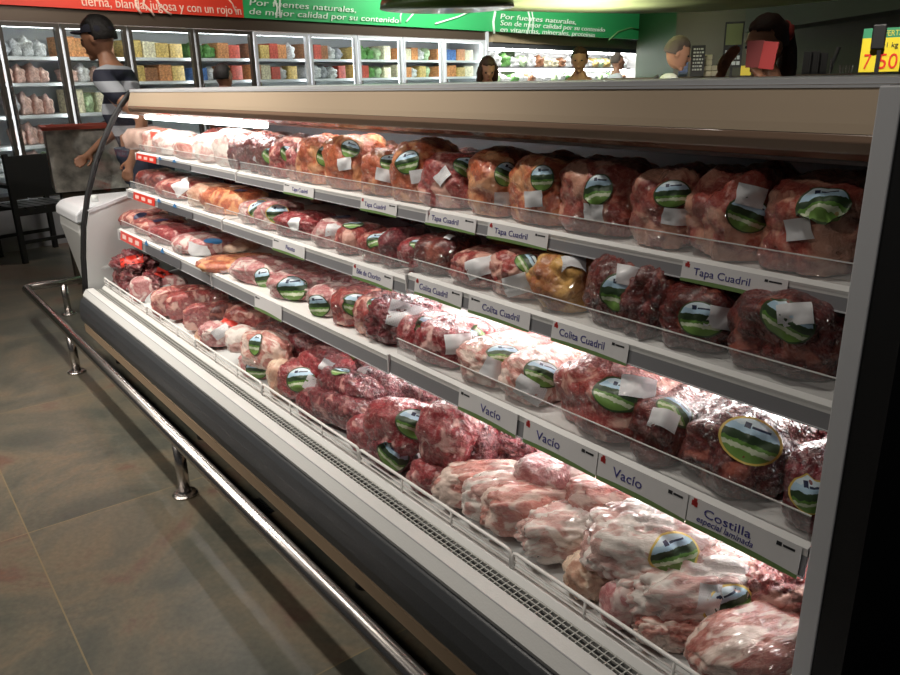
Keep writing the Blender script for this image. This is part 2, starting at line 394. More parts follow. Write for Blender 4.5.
# back wall line carrying the freezers
A = Vector((-8.08, 1.2, 0)); DV = Vector((-.2109, .9775, 0)).normalized(); NV = Vector((DV.y, -DV.x, 0))   # NV faces the shop
TF = Matrix(((DV.x, -NV.x, 0, A.x), (DV.y, -NV.y, 0, A.y), (0, 0, 1, 0), (0, 0, 0, 1)))    # local x along the run, y into the cabinet
def t_at(px, py, T=TF):
    Ti = T.inverted(); o = Ti @ CAM; d = (Ti.to_3x3() @ ray(px, py)); k = -o.y/d.y; p = o+d*k; return p.x, p.z
MB().box(-4, 9.0, .85, .95, 0, 3.5, TF).build('wall_back', mat('olive_wall', (.06, .1, .04), .8))
bpy.data.objects['wall_back']['kind'] = 'structure'
# ------------------------------------------------------------------ right-hand far walls
P0 = at_depth(636, 60, 15.3); P1 = at_depth(674, 60, 13.6); P2 = at_depth(1010, 60, 7.2)
def wall_between(name, a, b, z0, z1, m, th=.1):
    a = Vector((a.x, a.y, 0)); b = Vector((b.x, b.y, 0)); d = (b-a); l = d.length; d.normalize(); n = Vector((-d.y, d.x, 0))
    if n.dot(a) < 0: n = -n
    T = Matrix(((d.x, n.x, 0, a.x), (d.y, n.y, 0, a.y), (0, 0, 1, 0), (0, 0, 0, 1)))
    o = MB().box(0, l, 0, th, z0, z1, T).build(name, m); tag(o, kind='structure'); return T, l
wall_between('wall_green', P0, P1, 0, 3.5, mat('green_wall_paint', (.006, .038, .006), .6))
Tb, lb = wall_between('wall_right', P1, P2, 0, 3.5, mat('brown_wall_paint', (.045, .036, .014), .75))
P3 = at_depth(690, 20, 9.5); P4 = at_depth(1000, -40, 5.0)
zs = at_depth(780, 40, 8.0).z
wall_between('trim_1', Vector((P3.x, P3.y+1.2, 0)), Vector((P4.x, P4.y+.6, 0)), 1.95, 3.5, mat('dark_soffit', (.035, .03, .015), .8), .4)

# ================================================================== REFRIGERATED DISPLAY CASE
XF, XN = -4.38, -.487            # far end, near end
case = empty('display_case', (XF, 1.0, 0), 0, 'long open refrigerated meat display case with beige canopy and dark grey bumper', 'refrigerated case')
case_off = Vector(case.location)
def cb(mb, name, m, parent=case, **k):
    off = case_off
    mb.v = [(a-off.x, b-off.y, c-off.z) for a, b, c in mb.v] if parent is case else mb.v
    return mb.build(name, m, parent, **k)
def sub(mb, name, m, parent, **k):      # sub-part in world coordinates under a part whose origin is the case origin
    mb.v = [(a-case_off.x, b-case_off.y, c-case_off.z) for a, b, c in mb.v]
    return mb.build(name, m, parent, **k)
base = cb(MB().box(XF+.1, XN+.5, .98, 2.1, .10, .30), 'base', M['black'])
for x in (XF+.16, -3.0, -1.7, -.5): cb(MB().lathe([(.028, 0), (.028, .02), (.014, .025), (.014, .11)], (x, .955, 0), 14), 'foot', M['black'], smooth=True)
cb(MB().prism([(.829, .172), (.865, .172), (.865, .214), (.829, .214)], XF+.03, XN+.5), 'base_board', M['tan'])
cb(MB().prism([(.875, .15), (1.0, .12), (1.0, .34), (.875, .34)], XF+.02, XN+.5), 'front_pan', M['black'])
pr = [(.842, .216), (.829, .222), (.822, .236), (.820, .265), (.825, .305), (.834, .335), (.846, .352), (.864, .356), (.874, .352), (.874, .216)]
cb(MB().prism(pr, XF, XN+.5), 'bumper', M['bumper'], smooth=False, bevel=.003)
cb(MB().prism([(.851, .360), (.849, .368), (.868, .396), (.905, .398), (.906, .384), (.880, .350)], XF+.015, XN+.5), 'front_ledge', M['ledge'])
cb(MB().prism([(.851, .3565), (.868, .3965), (.8695, .3975), (.870, .3955)], XF+.015, XN+.5), 'ledge_seam', M['gmetal'])
# air-return grille over a dark slot
cb(MB().prism([(.905, .34), (.952, .34), (.952, .372), (.905, .372)], XF+.02, XN+.5), 'air_slot', M['black'])
g = MB(); 
for y in (.9065, .9205, .9345, .947): g.box(XF+.02, XN+.5, y, y+.0028, .383, .388)
x = XF+.02
while x < XN+.5:
    g.box(x, x+.0028, .906, .950, .3835, .3875); x += .0185
cb(g, 'grille', M['grille'])
cb(MB().prism([(.950, .37), (.950, .389), (.962, .402), (.975, .402), (.985, .37)], XF+.02, XN+.5), 'rack_rail', M['lip'])
deck_z = lambda y: .385+(y-.98)*.12
dk = MB().prism([(.975, .33), (.975, .383), (1.9, deck_z(1.9)), (1.9, .33)], XF+.02, XN+.04)
cb(dk, 'deck', M['inner'])
# wire racks
xr0 = x_at(512, .967, .40); LR = .64
k0 = xr0
segs = []
while k0 < XN+.4: segs.append((k0, k0+LR)); k0 += LR
k0 = xr0
while k0-LR > XF-.02: segs.append((k0-LR, k0)); k0 -= LR
if k0-XF > .1: segs.append((XF+.03, k0))
for a, b in segs:
    a += .004; b -= .004
    r = MB(); r.tube([(a, .967, .398), (a, .967, .436), (a+.003, .967, .443), (a+.01, .967, .446), (b-.01, .967, .446), (b-.003, .967, .443), (b, .967, .436), (b, .967, .398)], .0042, 8)
    for z in (.412, .426): r.tube([(a, .967, z), (b, .967, z)], .0027, 6)
    n = max(1, round((b-a)/.215))
    for i in range(1, n): r.tube([(a+(b-a)*i/n, .966, .398), (a+(b-a)*i/n, .966, .446)], .003, 6)
    cb(r, 'wire_rack', M['wire'], smooth=True)
# back panel, ends, canopy
cb(MB().box(XF+.02, XN, 1.86, 1.9, .37, 1.38), 'back_panel', M['innerdark'])
cb(MB().box(XF+.02, XN+.1, 1.9, 2.1, .3, 1.404), 'back_body', M['canopy'])
cp = [(1.256, 1.404), (1.246, 1.375), (1.236, 1.345), (1.232, 1.330), (1.9, 1.345), (1.9, 1.404)]
cb(MB().prism(cp, XF, XN+.01), 'canopy', M['canopy'])
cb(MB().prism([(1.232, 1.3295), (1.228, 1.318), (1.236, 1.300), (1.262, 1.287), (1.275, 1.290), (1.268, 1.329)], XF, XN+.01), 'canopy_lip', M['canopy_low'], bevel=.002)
cb(MB().prism([(1.276, 1.300), (1.272, 1.284), (1.298, 1.276), (1.31, 1.282), (1.36, 1.329), (1.28, 1.329)], XF+.02, XN), 'canopy_light_rail', M['gmetal'])
cb(MB().prism([(1.254, 1.4035), (1.254, 1.4125), (2.1, 1.4145), (2.1, 1.4035)], XF-.01, XN+.06), 'top_trim', M['trim'])
cb(MB().prism([(1.2515, 1.398), (1.2515, 1.4025), (1.27, 1.4025), (1.27, 1.398)], XF-.01, XN+.05), 'top_trim', M['trim'])
# near end panel: black with a light grey front frame
xp = x_at(845.5, 1.055, 1.107)
ep = cb(MB().box(xp+.001, xp+.075, 1.083, 2.1, .36, 1.404), 'end_panel', M['black'])
sub(MB().box(xp, xp+.030, 1.055, 1.083, .36, 1.4035), 'front_frame', M['trim'], ep, bevel=.002)
sub(MB().box(xp+.030, xp+.075, 1.058, 1.083, .36, 1.4035), 'side_face', M['black'], ep)
# far end: white lower wall, glass above, black curved edge
edge = [(.872, .36), (.880, .43), (.893, .56), (.92, .72), (.965, .88), (1.03, 1.04), (1.09, 1.16), (1.15, 1.26), (1.21, 1.34), (1.262, 1.398)]
prof = [(.885, .36)]+[(a+.008, b) for a, b in edge[1:5]]
low = [(a+.012, b) for a, b in edge[:4]]+[(.955, .80), (1.22, .875), (1.9, .90), (1.9, .36)]
e2 = cb(MB().prism(low, XF-.045, XF-.005), 'end_wall', M['inner'])
glass = [(.958, .805)]+[(a+.008, b) for a, b in edge[4:]]+[(1.9, 1.404), (1.9, .905), (1.22, .88)]
e3 = cb(MB().prism(glass, XF-.030, XF-.022), 'end_glass', M['glass'])
sub(MB().tube([(XF-.026, a, b) for a, b in edge], .015, 10), 'edge_trim', M['black'], e3, smooth=True)
cb(MB().prism([(.955, .796), (1.22, .871), (1.9, .896), (1.9, .91), (1.22, .885), (.95, .81)], XF-.05, XF), 'end_wall_cap', M['trim'])

# shelves
JX = [XF+.05, -3.0, -1.69, XN+.004]
SH = {1: dict(y=1.22, z=1.053, h=.036, back=1.70), 2: dict(y=1.14, z=.865, h=.042, back=1.70), 3: dict(y=1.07, z=.648, h=.054, back=1.70)}
DZ = {(1, 0): .004, (2, 0): .004, (2, 2): .016, (3, 2): .006}
def shelf_top(s, y, mod=1): S = SH[s]; return S['z']+DZ.get((s, mod), 0)+S['h']-.006+(y-S['y'])*.06
for s in SH:
    for mod in range(3):
        S = SH[s]; y, h, z = S['y'], S['h'], S['z']+DZ.get((s, mod), 0); a, b = JX[mod]+.003, JX[mod+1]-.003
        if mod == 0 and s == 2: a += .03
        zb = z+h-.006+(S['back']-y)*.06
        sh = cb(MB().prism([(y+.004, z+h-.016), (y+.004, z+h-.006), (S['back'], zb), (S['back'], zb-.012)], a, b), 'shelf', M['lip'])
        # tilted grey price strip, its pale lip above
        sub(MB().prism([(y, z), (y+.004, z-.002), (y+.010, z+h-.008), (y+.005, z+h-.007)], a, b), 'price_strip', M['strip'], sh)
        sub(MB().prism([(y+.0035, z+h-.0068), (y+.003, z+h-.002), (y+.016, z+h+.004), (y+.018, z+h-.004)], a, b), 'shelf_lip', M['lip'], sh)
        sub(MB().prism([(y-.001, z-.001), (y-.001, z+.0015), (y+.003, z+.0015), (y+.003, z-.001)], a, b), 'strip_edge', M['trim'], sh)
        sub(MB().box(a-.0025, a+.0025, y-.003, y+.012, z-.003, z+h), 'strip_joint', M['card'], sh)
        for x in (a+.03, b-.03):
            sub(MB().prism([(y+.06, z+h-.018), (S['back'], zb-.014), (1.86, zb-.02), (1.86, zb-.09), (S['back'], zb-.06)], x-.002, x+.002), 'bracket', M['gmetal'], sh)
        # clear fence
        fa, fb = a+.01, b-.01
        if s == 3 and mod == 1: continue
        if s == 3 and mod == 0: fb = a+.95
        if s == 3 and mod == 2: fa = x_at(398, y+.02, z+h)
        fh = .040 if s < 3 else .046
        sub(MB().prism([(y+.017, z+h+.002), (y+.0185, z+h+.002), (y+.0215, z+h+fh), (y+.020, z+h+fh)], fa, fb), 'clear_fence', M['clear'], sh)
        sub(MB().prism([(y+.0185, z+h+fh), (y+.0215, z+h+fh), (y+.0215, z+h+fh+.0018), (y+.0185, z+h+fh+.0018)], fa, fb), 'fence_edge', M['lip'], sh)
# lit tubes inside the case (under the canopy at the far module, under the second and third shelves)
def tube(a, b, y, z, m='tube', r=.011):
    cb(MB().tube([(a, y, z), (b, y, z)], r, 10), 'lamp_tube', M[m], smooth=True)
M['tube_far'] = mat('bright_canopy_tube', (1, 1, 1), .5, emis=(1, .99, .97), es=34)
tube(JX[0]+.02, JX[1]+.15, 1.300, 1.272, 'tube_far', .012)
tube(JX[1]+.25, JX[1]+.95, 1.34, 1.318, 'tube')
tube(-1.95, JX[3]-.05, 1.36, SH[2]['z']+.008)
tube(-2.05, JX[3]-.05, 1.30, SH[3]['z']+.006)

# price cards -------------------------------------------------------------
def card(s, mod, pxa, pxb, body, lab, logo='R', second=None, red=True):
    S = SH[s]; z = S['z']+DZ.get((s, mod), 0); y = S['y']-.0035; h = S['h']
    xa, xb = x_at(pxa, y, z+h/2), x_at(pxb, y, z+h/2)
    W = xb-xa; H = h+.003
    tilt = math.atan2(.006, h)
    T = Matrix.Translation((xa, y, z-.004)) @ Matrix.Rotation(PI/2-tilt, 4, 'X')
    o = empty('price_card', (xa, y, z-.004), 0, lab, 'price card', 'price cards on the shelf edges')
    o.rotation_euler = (PI/2-tilt, 0, 0)
    MB().box(0, W, 0, H, 0, .0012).build('card', M['card'], o)
    n = 12; gb = MB()
    for i in range(n):
        t0, t1 = i/n, (i+1)/n; f = lambda t: H*(.10+.10*math.sin(PI*(.15+.8*t)))
        k = len(gb.v); gb.v += [(W*t0, 0, .0016), (W*t1, 0, .0016), (W*t1, f(t1), .0016), (W*t0, f(t0), .0016)]; gb.f.append((k, k+1, k+2, k+3))
    gb.build('green_band', M['cgreen'], o)
    if body:
        sz = H*.50 if not second else H*.40
        tw = min(W*.60, sz*.50*len(body))
        y0 = H*.40 if not second else H*.52
        text('lettering', body, sz, M['ink'], o, Matrix.Translation(((W-tw)*(.28 if red and logo == 'R' else .6), y0, .0016)), tw)
        if second: text('lettering', second, sz*.72, M['ink'], o, Matrix.Translation((W*.10, H*.27, .0016)), W*.52, shear=.2)
    if red:
        r = MB(); 
        for (a, b, c) in ((.03, .72, .03), (.045, .80, .025), (.06, .70, .02)): r.box(W*a, W*a+H*c*5, H*b, H*b+H*.17, .0012, .0018)
        r.build('red_emblem', M['cred'], o)
    lx = W*.80 if logo == 'R' else W*.04
    l = MB(); l.box(lx, lx+H*.16, H*.74, H*.86, .0012, .0018); l.box(lx+H*.2, lx+W*.15, H*.76, H*.83, .0012, .0018); l.build('maker_mark', M['inkblack'], o)
    return o
card(1, 2, 681, 786, 'Tapa Cuadril', 'Tapa Cuadril price card nearest the grey end frame on the top shelf')
card(1, 1+1, 487, 547, 'Tapa Cuadril', 'Tapa Cuadril price card on the top shelf, right of the pair near the middle')
card(1, 2, 425, 475, 'Tapa Cuadril', 'Tapa Cuadril price card just right of the first middle shelf joint, top shelf')
card(1, 1, 360, 396, 'Tapa Cuadril', 'small Tapa Cuadril price card left of the middle joint on the top shelf')
card(1, 1, 283, 313, 'Tapa Cuadril', 'farthest blurred white price card on the top shelf edge', 'L', red=False)
card(2, 2, 551, 627, 'Colita Cuadril', 'Colita Cuadril price card nearest the near end on the second shelf')
card(2, 2, 468, 529, 'Colita Cuadril', 'Colita Cuadril price card with its mark at the left, second shelf', 'L', red=False)
card(2, 2, 414, 461, 'Colita Cuadril', 'Colita Cuadril price card right at the middle joint of the second shelf')
card(2, 1, 352, 392, 'Bife de Chorizo', 'Bife de Chorizo price card on the second shelf edge')
card(2, 1, 272, 304, 'Peceto', 'farthest small white price card on the second shelf edge', 'L', red=False)
card(3, 2, 687, 799, 'Costilla', 'Costilla especial laminada price card by the end frame, third shelf', second='especial laminada')
card(3, 2, 597, 686, 'Vacío', 'Vacío price card beside the Costilla card on the third shelf')
card(3, 2, 523, 596, 'Vacío', 'Vacío price card in the middle of the three on the third shelf')
card(3, 2, 458, 516, 'Vacío', 'Vacío price card farthest from the Costilla card, mark at left', 'L', red=False)
card(3, 1, 254, 281, '', 'blank white price card on the third shelf far module', 'L', red=False)
for s, (pa, pb) in ((1, (136, 190)), (2, (133, 192)), (3, (120, 180))):
    S = SH[s]; z = S['z']+.004; y = S['y']-.0035; h = S['h']*.9; nm = {1: 'top', 2: 'second', 3: 'third'}[s]
    xa = x_at(pa, y, z+h/2); xb = x_at(pb, y, z+h/2); W = xb-xa
    o = empty('promotion_strip', (xa, y, z), 0, 'red and black printed promotion strip at the far end of the %s shelf' % nm, 'shelf sign'); o.rotation_euler = (PI/2-.16, 0, 0)
    MB().box(0, W*.40, 0, h, 0, .0012).build('red_section', M['redlabel'], o)
    mk = MB()
    for i in range(3): mk.box(W*(.04+.12*i), W*(.04+.12*i)+W*.07, h*.25, h*.7, .0012, .0018)
    mk.build('pale_print', mat('pale_print', (.85, .6, .55), .5), o)
    MB().box(W*.46, W, 0, h*.8, 0, .0012).build('black_section', M['innerdark'], o)
    for c in (.48, .74):
        t = MB(); i = 0; t.v += [(W*c-.025, h*.75, .002), (W*c+.025, h*.75, .002), (W*c, h*1.25, .002)]; t.f.append((0, 1, 2)); t.v += [(v[0], v[1], .004) for v in t.v[:3]]; t.f.append((3, 4, 5)); t.build('blue_triangle', M['blue'], o)

# ================================================================== MEAT PACKS
def blob(Lx, Wy, Hz, seed, sub_=4, q=2.6, lump=.12, crease=.03, taper=0, wr=1):
    bm = bmesh.new(); bmesh.ops.create_icosphere(bm, subdivisions=sub_, radius=1)
    so = Vector((seed*1.37, seed*2.11, seed*.73))
    for v in bm.verts:
        n = v.co.normalized()
        r = (abs(n.x)**q+abs(n.y)**q+abs(n.z)**q)**(-1/q); p = n*r
        k = 1+lump*noise.noise(p*1.5+so)*1.5+lump*.5*noise.noise(p*3.3+so)
        rd = 1-abs(noise.noise(p*2.6+so*1.7)); rd2 = 1-abs(noise.noise(p*6.+so*.7))
        k -= crease*(rd**8)*1.6+crease*.6*(rd2**6)
        k += .014*noise.noise(p*13+so)+.022*wr*(1-abs(noise.noise(Vector((p.x*2.2, p.y*9, p.z*9))+so)))**5
        if sub_ > 4: k += .008*noise.noise(p*26+so)
        p = p*k
        if taper: f = 1-taper*(p.x*.5+.5)*.6; p.y *= f; p.z *= f
        if p.z < -.72: p.z = -.72-(p.z+.72)*.12*-1 if False else -.72+(p.z+.72)*.15
        v.co = Vector((p.x*Lx/2, p.y*Wy/2, (p.z+.76)*Hz/1.76))
    me = bpy.data.meshes.new('meat_pack'); bm.to_mesh(me); bm.free()
    for p in me.polygons: p.use_smooth = True
    return me
UP = Vector((0, 0, 1))
def decal(pk, bvh, px, py, w, h, ang, kind, name):
    d = ray(px, py).normalized(); loc, nor, _, _ = bvh.ray_cast(CAM, d)
    if loc is None:
        c = pk.matrix_basis @ Vector((0, 0, .05)); q = CAM+d*((c-CAM).dot(d)); loc, nor, _, _ = bvh.find_nearest(q)
        if loc is None: return
    # average normal over a patch
    acc = nor.copy()
    for dx, dy in ((-.015, 0), (.015, 0), (0, -.015), (0, .015)):
        t = CAM+(loc-CAM)+R3 @ Vector((dx, dy, 0)); l2, n2, _, _ = bvh.ray_cast(CAM, (t-CAM).normalized())
        if l2: acc += n2
    nor = acc.normalized()
    if nor.dot(d) > 0: nor = -nor
    u0 = R3 @ Vector((0, 1, 0)); v = (u0-nor*u0.dot(nor))
    v.normalize(); u = v.cross(nor).normalized()
    a = math.radians(ang); u, v = u*math.cos(a)+v*math.sin(a), v*math.cos(a)-u*math.sin(a)
    me = bpy.data.meshes.new(name); V = []; UV = []; Fc = []
    inv = pk.matrix_basis.inverted()
    def pt(s, t):
        q = loc+u*(s*w/2)+v*(t*h/2); hl, hn, _, dd = bvh.ray_cast(q+nor*.05, -nor, .085)
        if hl is None: hl = q-nor*.012*(s*s+t*t)
        V.append(inv @ (hl+nor*(.0058 if kind == 'tag' else .0042))); UV.append((s/2+.5, t/2+.5))
    if kind != 'tag' and kind != 'redlabel':
        n, rg = 22, 5; pt(0, 0)
        for r in range(1, rg+1):
            for j in range(n): g = 2*PI*j/n; pt(r/rg*math.cos(g), r/rg*math.sin(g))
        for j in range(n): Fc.append((0, 1+j, 1+(j+1) % n))
        for r in range(rg-1):
            for j in range(n): a0 = 1+r*n; Fc.append((a0+j, a0+n+j, a0+n+(j+1) % n, a0+(j+1) % n))
    else:
        n = 6
        for j in range(n+1):
            for i in range(n+1): pt(i/n*2-1, j/n*2-1)
        for j in range(n):
            for i in range(n): k = j*(n+1)+i; Fc.append((k, k+1, k+n+2, k+n+1))
    me.from_pydata(V, [], Fc); uvl = me.uv_layers.new(name='UVMap')
    for p in me.polygons:
        p.use_smooth = True
        for li in p.loop_indices: uvl.data[li].uv = UV[me.loops[li].vertex_index]
    return link(name, me, M[kind], pk)
def flap(pk, Lx, Wy, Hz, seed, side):
    """crumpled gathered end of the clear bag"""
    me = bpy.data.meshes.new('film_tail'); V = []; Fc = []; n, m_ = 14, 6
    so = Vector((seed, 3.1, seed*.4))
    for j in range(m_+1):
        for i in range(n+1):
            s = i/n*2-1; t = j/m_
            y = s*Wy*(.16+.30*t); z = Hz*(.45-.22*t)+.022*noise.noise(Vector((s*3, t*2, 0))+so)+.014*math.sin(s*11+seed)*(1-.3*t)
            V.append((side*(Lx*.43+t*Lx*.20), y, max(.004, z)))
    for j in range(m_):
        for i in range(n): k = j*(n+1)+i; Fc.append((k, k+1, k+n+2, k+n+1))
    me.from_pydata(V, [], Fc)
    for p in me.polygons: p.use_smooth = True
    return link('film_tail', me, M['film'], pk)
SEED = [1]
def pack(kind, loc, dims, yaw, lab, labels=(), group=None, q=2.6, lump=.12, crease=.04, near=True, tail=0, pitch=0, roll=0, taper=0, wr=.8):
    SEED[0] += 1; sd = SEED[0]
    me = blob(*dims, sd, (5 if dims[0] > .15 or dims[2] > .12 else 4) if near else 3, q, lump, crease, taper, wr)
    o = bpy.data.objects.new('meat_pack', me); COL.objects.link(o); me.materials.append(M[kind])
    o.location = loc; o.rotation_euler = (math.radians(roll), math.radians(pitch), math.radians(yaw))
    tag(o, lab, 'packed meat', group)
    mw = Matrix.Translation(loc) @ o.rotation_euler.to_matrix().to_4x4(); o.matrix_basis = mw
    bvh = BVHTree.FromPolygons([mw @ v.co for v in me.vertices], [tuple(p.vertices) for p in me.polygons])
    for (k, px, py, w_, h_, a) in labels:
        decal(o, bvh, px, py, w_, h_, a, k, 'weight_tag' if k == 'tag' else 'product_label')
    if tail: flap(o, *dims, sd, tail)
    return o
GS = {1: 'meat packs on the top shelf', 2: 'meat packs on the second shelf', 3: 'meat packs on the third shelf'}
def row(s, xl, xr, yt, kind, lab, labels=(), depth=.2, dy=.0, **k):
    """a pack standing behind the fence of shelf s between two sight lines"""
    S = SH[s]; y0 = S['y']+.030+dy; zt = shelf_top(s, y0+.06)
    mod = 0 if (xl+xr)/2 < {1: 235, 2: 230, 3: 210}[s] else (1 if (xl+xr)/2 < {1: 423, 2: 413, 3: 386}[s] else 2)
    z0 = shelf_top(s, y0, mod)+.002
    yc = y0+depth*.36
    xa, xb = x_at(xl, yc, z0+.05), x_at(xr, yc, z0+.05)
    far = (xl+xr)/2 < 470
    if far: depth *= .88; k.setdefault('yaw', random.uniform(8, 24))
    W = abs(xb-xa); top = on_y((xl+xr)/2, yt, yc).z; H = max({1: .105, 2: .085, 3: .085}[s] if not dy else .05, min((top-z0)*1.14, k.pop('hmax', .175)))
    k.setdefault('q', 3.1); k['lump'] = k.get('lump', .11)*.72; k['wr'] = .55 if labels else 1
    return pack(kind, ((xa+xb)/2, y0+depth/2, z0+.001), (W*(.86 if far else .95), depth, H*random.uniform(.94, 1.02)), k.pop('yaw', random.uniform(-5, 5)), lab, labels, GS[s], **k)
OW, OH = .086, .065; TW, TH = .054, .037
def O(px, py, a=0, s=1, kind='oval', w=None, h=None): return (kind, px, py, (w or OW)*s, (h or OH)*s, a)
def T(px, py, a=0, s=1): return ('tag', px, py, TW*s, TH*s, a)

# ---- top shelf
row(1, 768, 872, 180, 'tapa', 'brown fatty pack beside the grey end frame on the top shelf', [O(823, 201, -4), T(804, 229, -2)], .24, lump=.16)
row(1, 697, 780, 176, 'tapa', 'top shelf brown pack whose oval label sits tilted under a tag', [O(748, 215, -22), T(751, 196, -12)], .22, lump=.2)
row(1, 640, 704, 172, 'tapa', 'small rounded brown pack with white tag directly under its oval label', [O(672, 194, 0, .85), T(677, 217, 0, .9)], .2)
row(1, 566, 644, 155, 'tapa', 'tall brown pack above the shelf gap, upright oval label over creased tag', [O(598, 190, -5, 1, w=.062, h=.066), T(594, 212, -12)], .22)
row(1, 518, 575, 148, 'orange', 'orange-brown upright pack with bright blue-sky label, fourth from the end frame side gap', [O(542, 178, -3, .95, w=.062, h=.064), T(533, 199, 0)], .2)
row(1, 476, 523, 147, 'orange', 'orange-brown upright pack with dark slanting label on the top shelf', [O(506, 174, -25, .95, w=.062, h=.066), T(504, 198, 0, .9)], .2)
row(1, 428, 482, 160, 'beef', 'low red pack with a tilted tag and green-edged label above Tapa Cuadril card', [O(466, 166, -30, .9), T(444, 176, 35, .9)], .2)
row(1, 400, 448, 143, 'orange', 'tall orange pack with large oval label over a tag, left of the low red one', [O(408, 162, 3, 1.05), T(419, 176, 0, 1)], .2)
row(1, 369, 404, 152, 'orange', 'squat orange pack with half hidden label next to the tall orange pack', [T(384, 175, -15), O(391, 163, -10, .8)], .18)
row(1, 334, 376, 134, 'orange', 'bright orange pack with white label and tag by the middle of the top shelf', [O(350, 149, -20, .9), T(344, 164, 0, 1.05)], .2)
row(1, 307, 338, 138, 'orange', 'pale orange pack with green grass label on the top shelf', [O(326, 156, -25, 1.05, w=.062, h=.07)], .2)
row(1, 296, 311, 146, 'beef', 'narrow red pack squeezed beside the pale orange one', [O(304, 152, -20, .7)], .2)
row(1, 280, 297, 142, 'beef', 'narrow red pack with slanting green label, top shelf', [O(290, 155, -40, .9)], .2)
row(1, 267, 283, 140, 'dark', 'narrow dark pack with white label end above the farthest readable card', [O(272, 157, -40, .9)], .2)
row(1, 256, 270, 136, 'dark', 'slim dark pack behind the white-lidded sticker on the top shelf', [('white_oval', 259, 157, .05, .03, 40)], .2)
row(1, 240, 260, 138, 'dark', 'dark round-ended pack on the top shelf beside the far joint', [], .22)
row(1, 226, 246, 134, 'white', 'bright white pack standing at the far shelf joint', [], .22, near=False)  # overexposed lamp white put into the pack colour
row(1, 205, 229, 136, 'white', 'bright white long pack left of the far shelf joint', [], .24, near=False)  # its white carries the same overexposure in the colour
row(1, 184, 207, 140, 'pale', 'pale pink pack under the canopy lamp', [], .2, near=False)
row(1, 165, 186, 133, 'white', 'pale lumpy pack with red streaks on the far top shelf', [], .24, near=False)
row(1, 152, 168, 131, 'pale', 'pink pack with a red sticker on the far top shelf', [('redlabel', 160, 131, .1, .05, 20)], .22, near=False)
row(1, 136, 154, 130, 'chicken', 'grey-pink bag at the far glass end of the top shelf', [], .24, near=False)
# ---- second shelf
row(2, 738, 850, 297, 'dark', 'dark pack with slanting label against the end frame, second shelf', [O(787, 322, -28, 1.05), T(795, 314, 5)], .22, lump=.16)
row(2, 668, 742, 288, 'dark', 'dark brown pack with label and tag side by side, second shelf', [O(699, 319, -8), T(722, 318, -8, 1.1)], .22)
row(2, 640, 684, 270, 'dark', 'dark lumpy pack with a shiny red knob on the second shelf', [], .24, lump=.28)
row(2, 594, 646, 262, 'dark', 'dark pack with bright landscape label leaning under a white tag', [O(618, 293, -12, 1.1, w=.07, h=.07), T(631, 276, -12, 1.1)], .2)
row(2, 545, 600, 257, 'yellow', 'yellow fatty pack with a faint tag, second shelf', [T(574, 262, -6)], .26, lump=.2)
row(2, 503, 549, 252, 'beef', 'red pack with dark oval label above a large tag, second shelf', [O(526, 261, -55, .8), T(516, 285, 12, 1.3)], .22)
row(2, 460, 506, 258, 'beef', 'low rounded pink pack with one white tag behind the clear fence', [T(478, 267, 15, 1.3)], .2)
row(2, 494, 522, 240, 'yellow', 'yellow stringy pack standing behind the low rounded pink pack', [], .16, dy=.2)
row(2, 426, 463, 238, 'dark', 'dark red bag with fat edge right of the middle joint, second shelf', [('tag', 449, 238, .03, .02, 60)], .22)
row(2, 408, 430, 240, 'red', 'red pack with two small green labels at the middle joint', [O(419, 246, -35, .6), O(426, 243, 20, .5)], .2)
row(2, 392, 412, 232, 'wine', 'tall purple-red log pack on the second shelf', [], .22, q=3)
row(2, 369, 395, 233, 'beef', 'red pack with two pale-blue and green labels, second shelf', [O(378, 240, 0, .8), O(389, 237, 50, .8)], .2)
row(2, 345, 370, 227, 'beef', 'red log with a round blue-sky label above the Chorizo card', [O(353, 225, 10, .8)], .2)
row(2, 322, 346, 225, 'pink', 'pinkish pack with white tag and green label on the second shelf', [T(334, 229, -15, 1), ('navy', 341, 211, .07, .04, 0)], .2)
row(2, 286, 322, 216, 'red', 'bright red bag with a small round white sticker, second shelf', [('white_oval', 294, 224, .06, .05, 0)], .2)
row(2, 266, 288, 205, 'pink', 'pack with yellow-edged white label next to the bright red bag', [O(277, 214, 0, 1.1, 'oval_gold')], .2)
row(2, 249, 268, 202, 'pink', 'pack with tilted yellow-edged label, second one from the bright red bag', [O(258, 208, 35, 1, 'oval_gold')], .2)
row(2, 213, 251, 191, 'orange', 'orange plucked-looking pack with a white ended label, second shelf', [('white_oval', 240, 187, .09, .05, 0), ('navy', 241, 191, .06, .03, 0)], .24, near=False)
row(2, 198, 218, 186, 'beige', 'beige rounded pack left of the orange one', [], .22, near=False)
row(2, 170, 203, 181, 'beef', 'red-brown pack with a white square tag near the far second shelf', [T(180, 187, 20, 1.8)], .26, near=False)
row(2, 158, 174, 174, 'dark', 'dark pack second from the far glass end, second shelf', [], .24, near=False)
row(2, 146, 160, 172, 'dark', 'dark pack nearest the far glass end, second shelf', [('white_oval', 154, 180, .05, .03, 0)], .24, near=False)
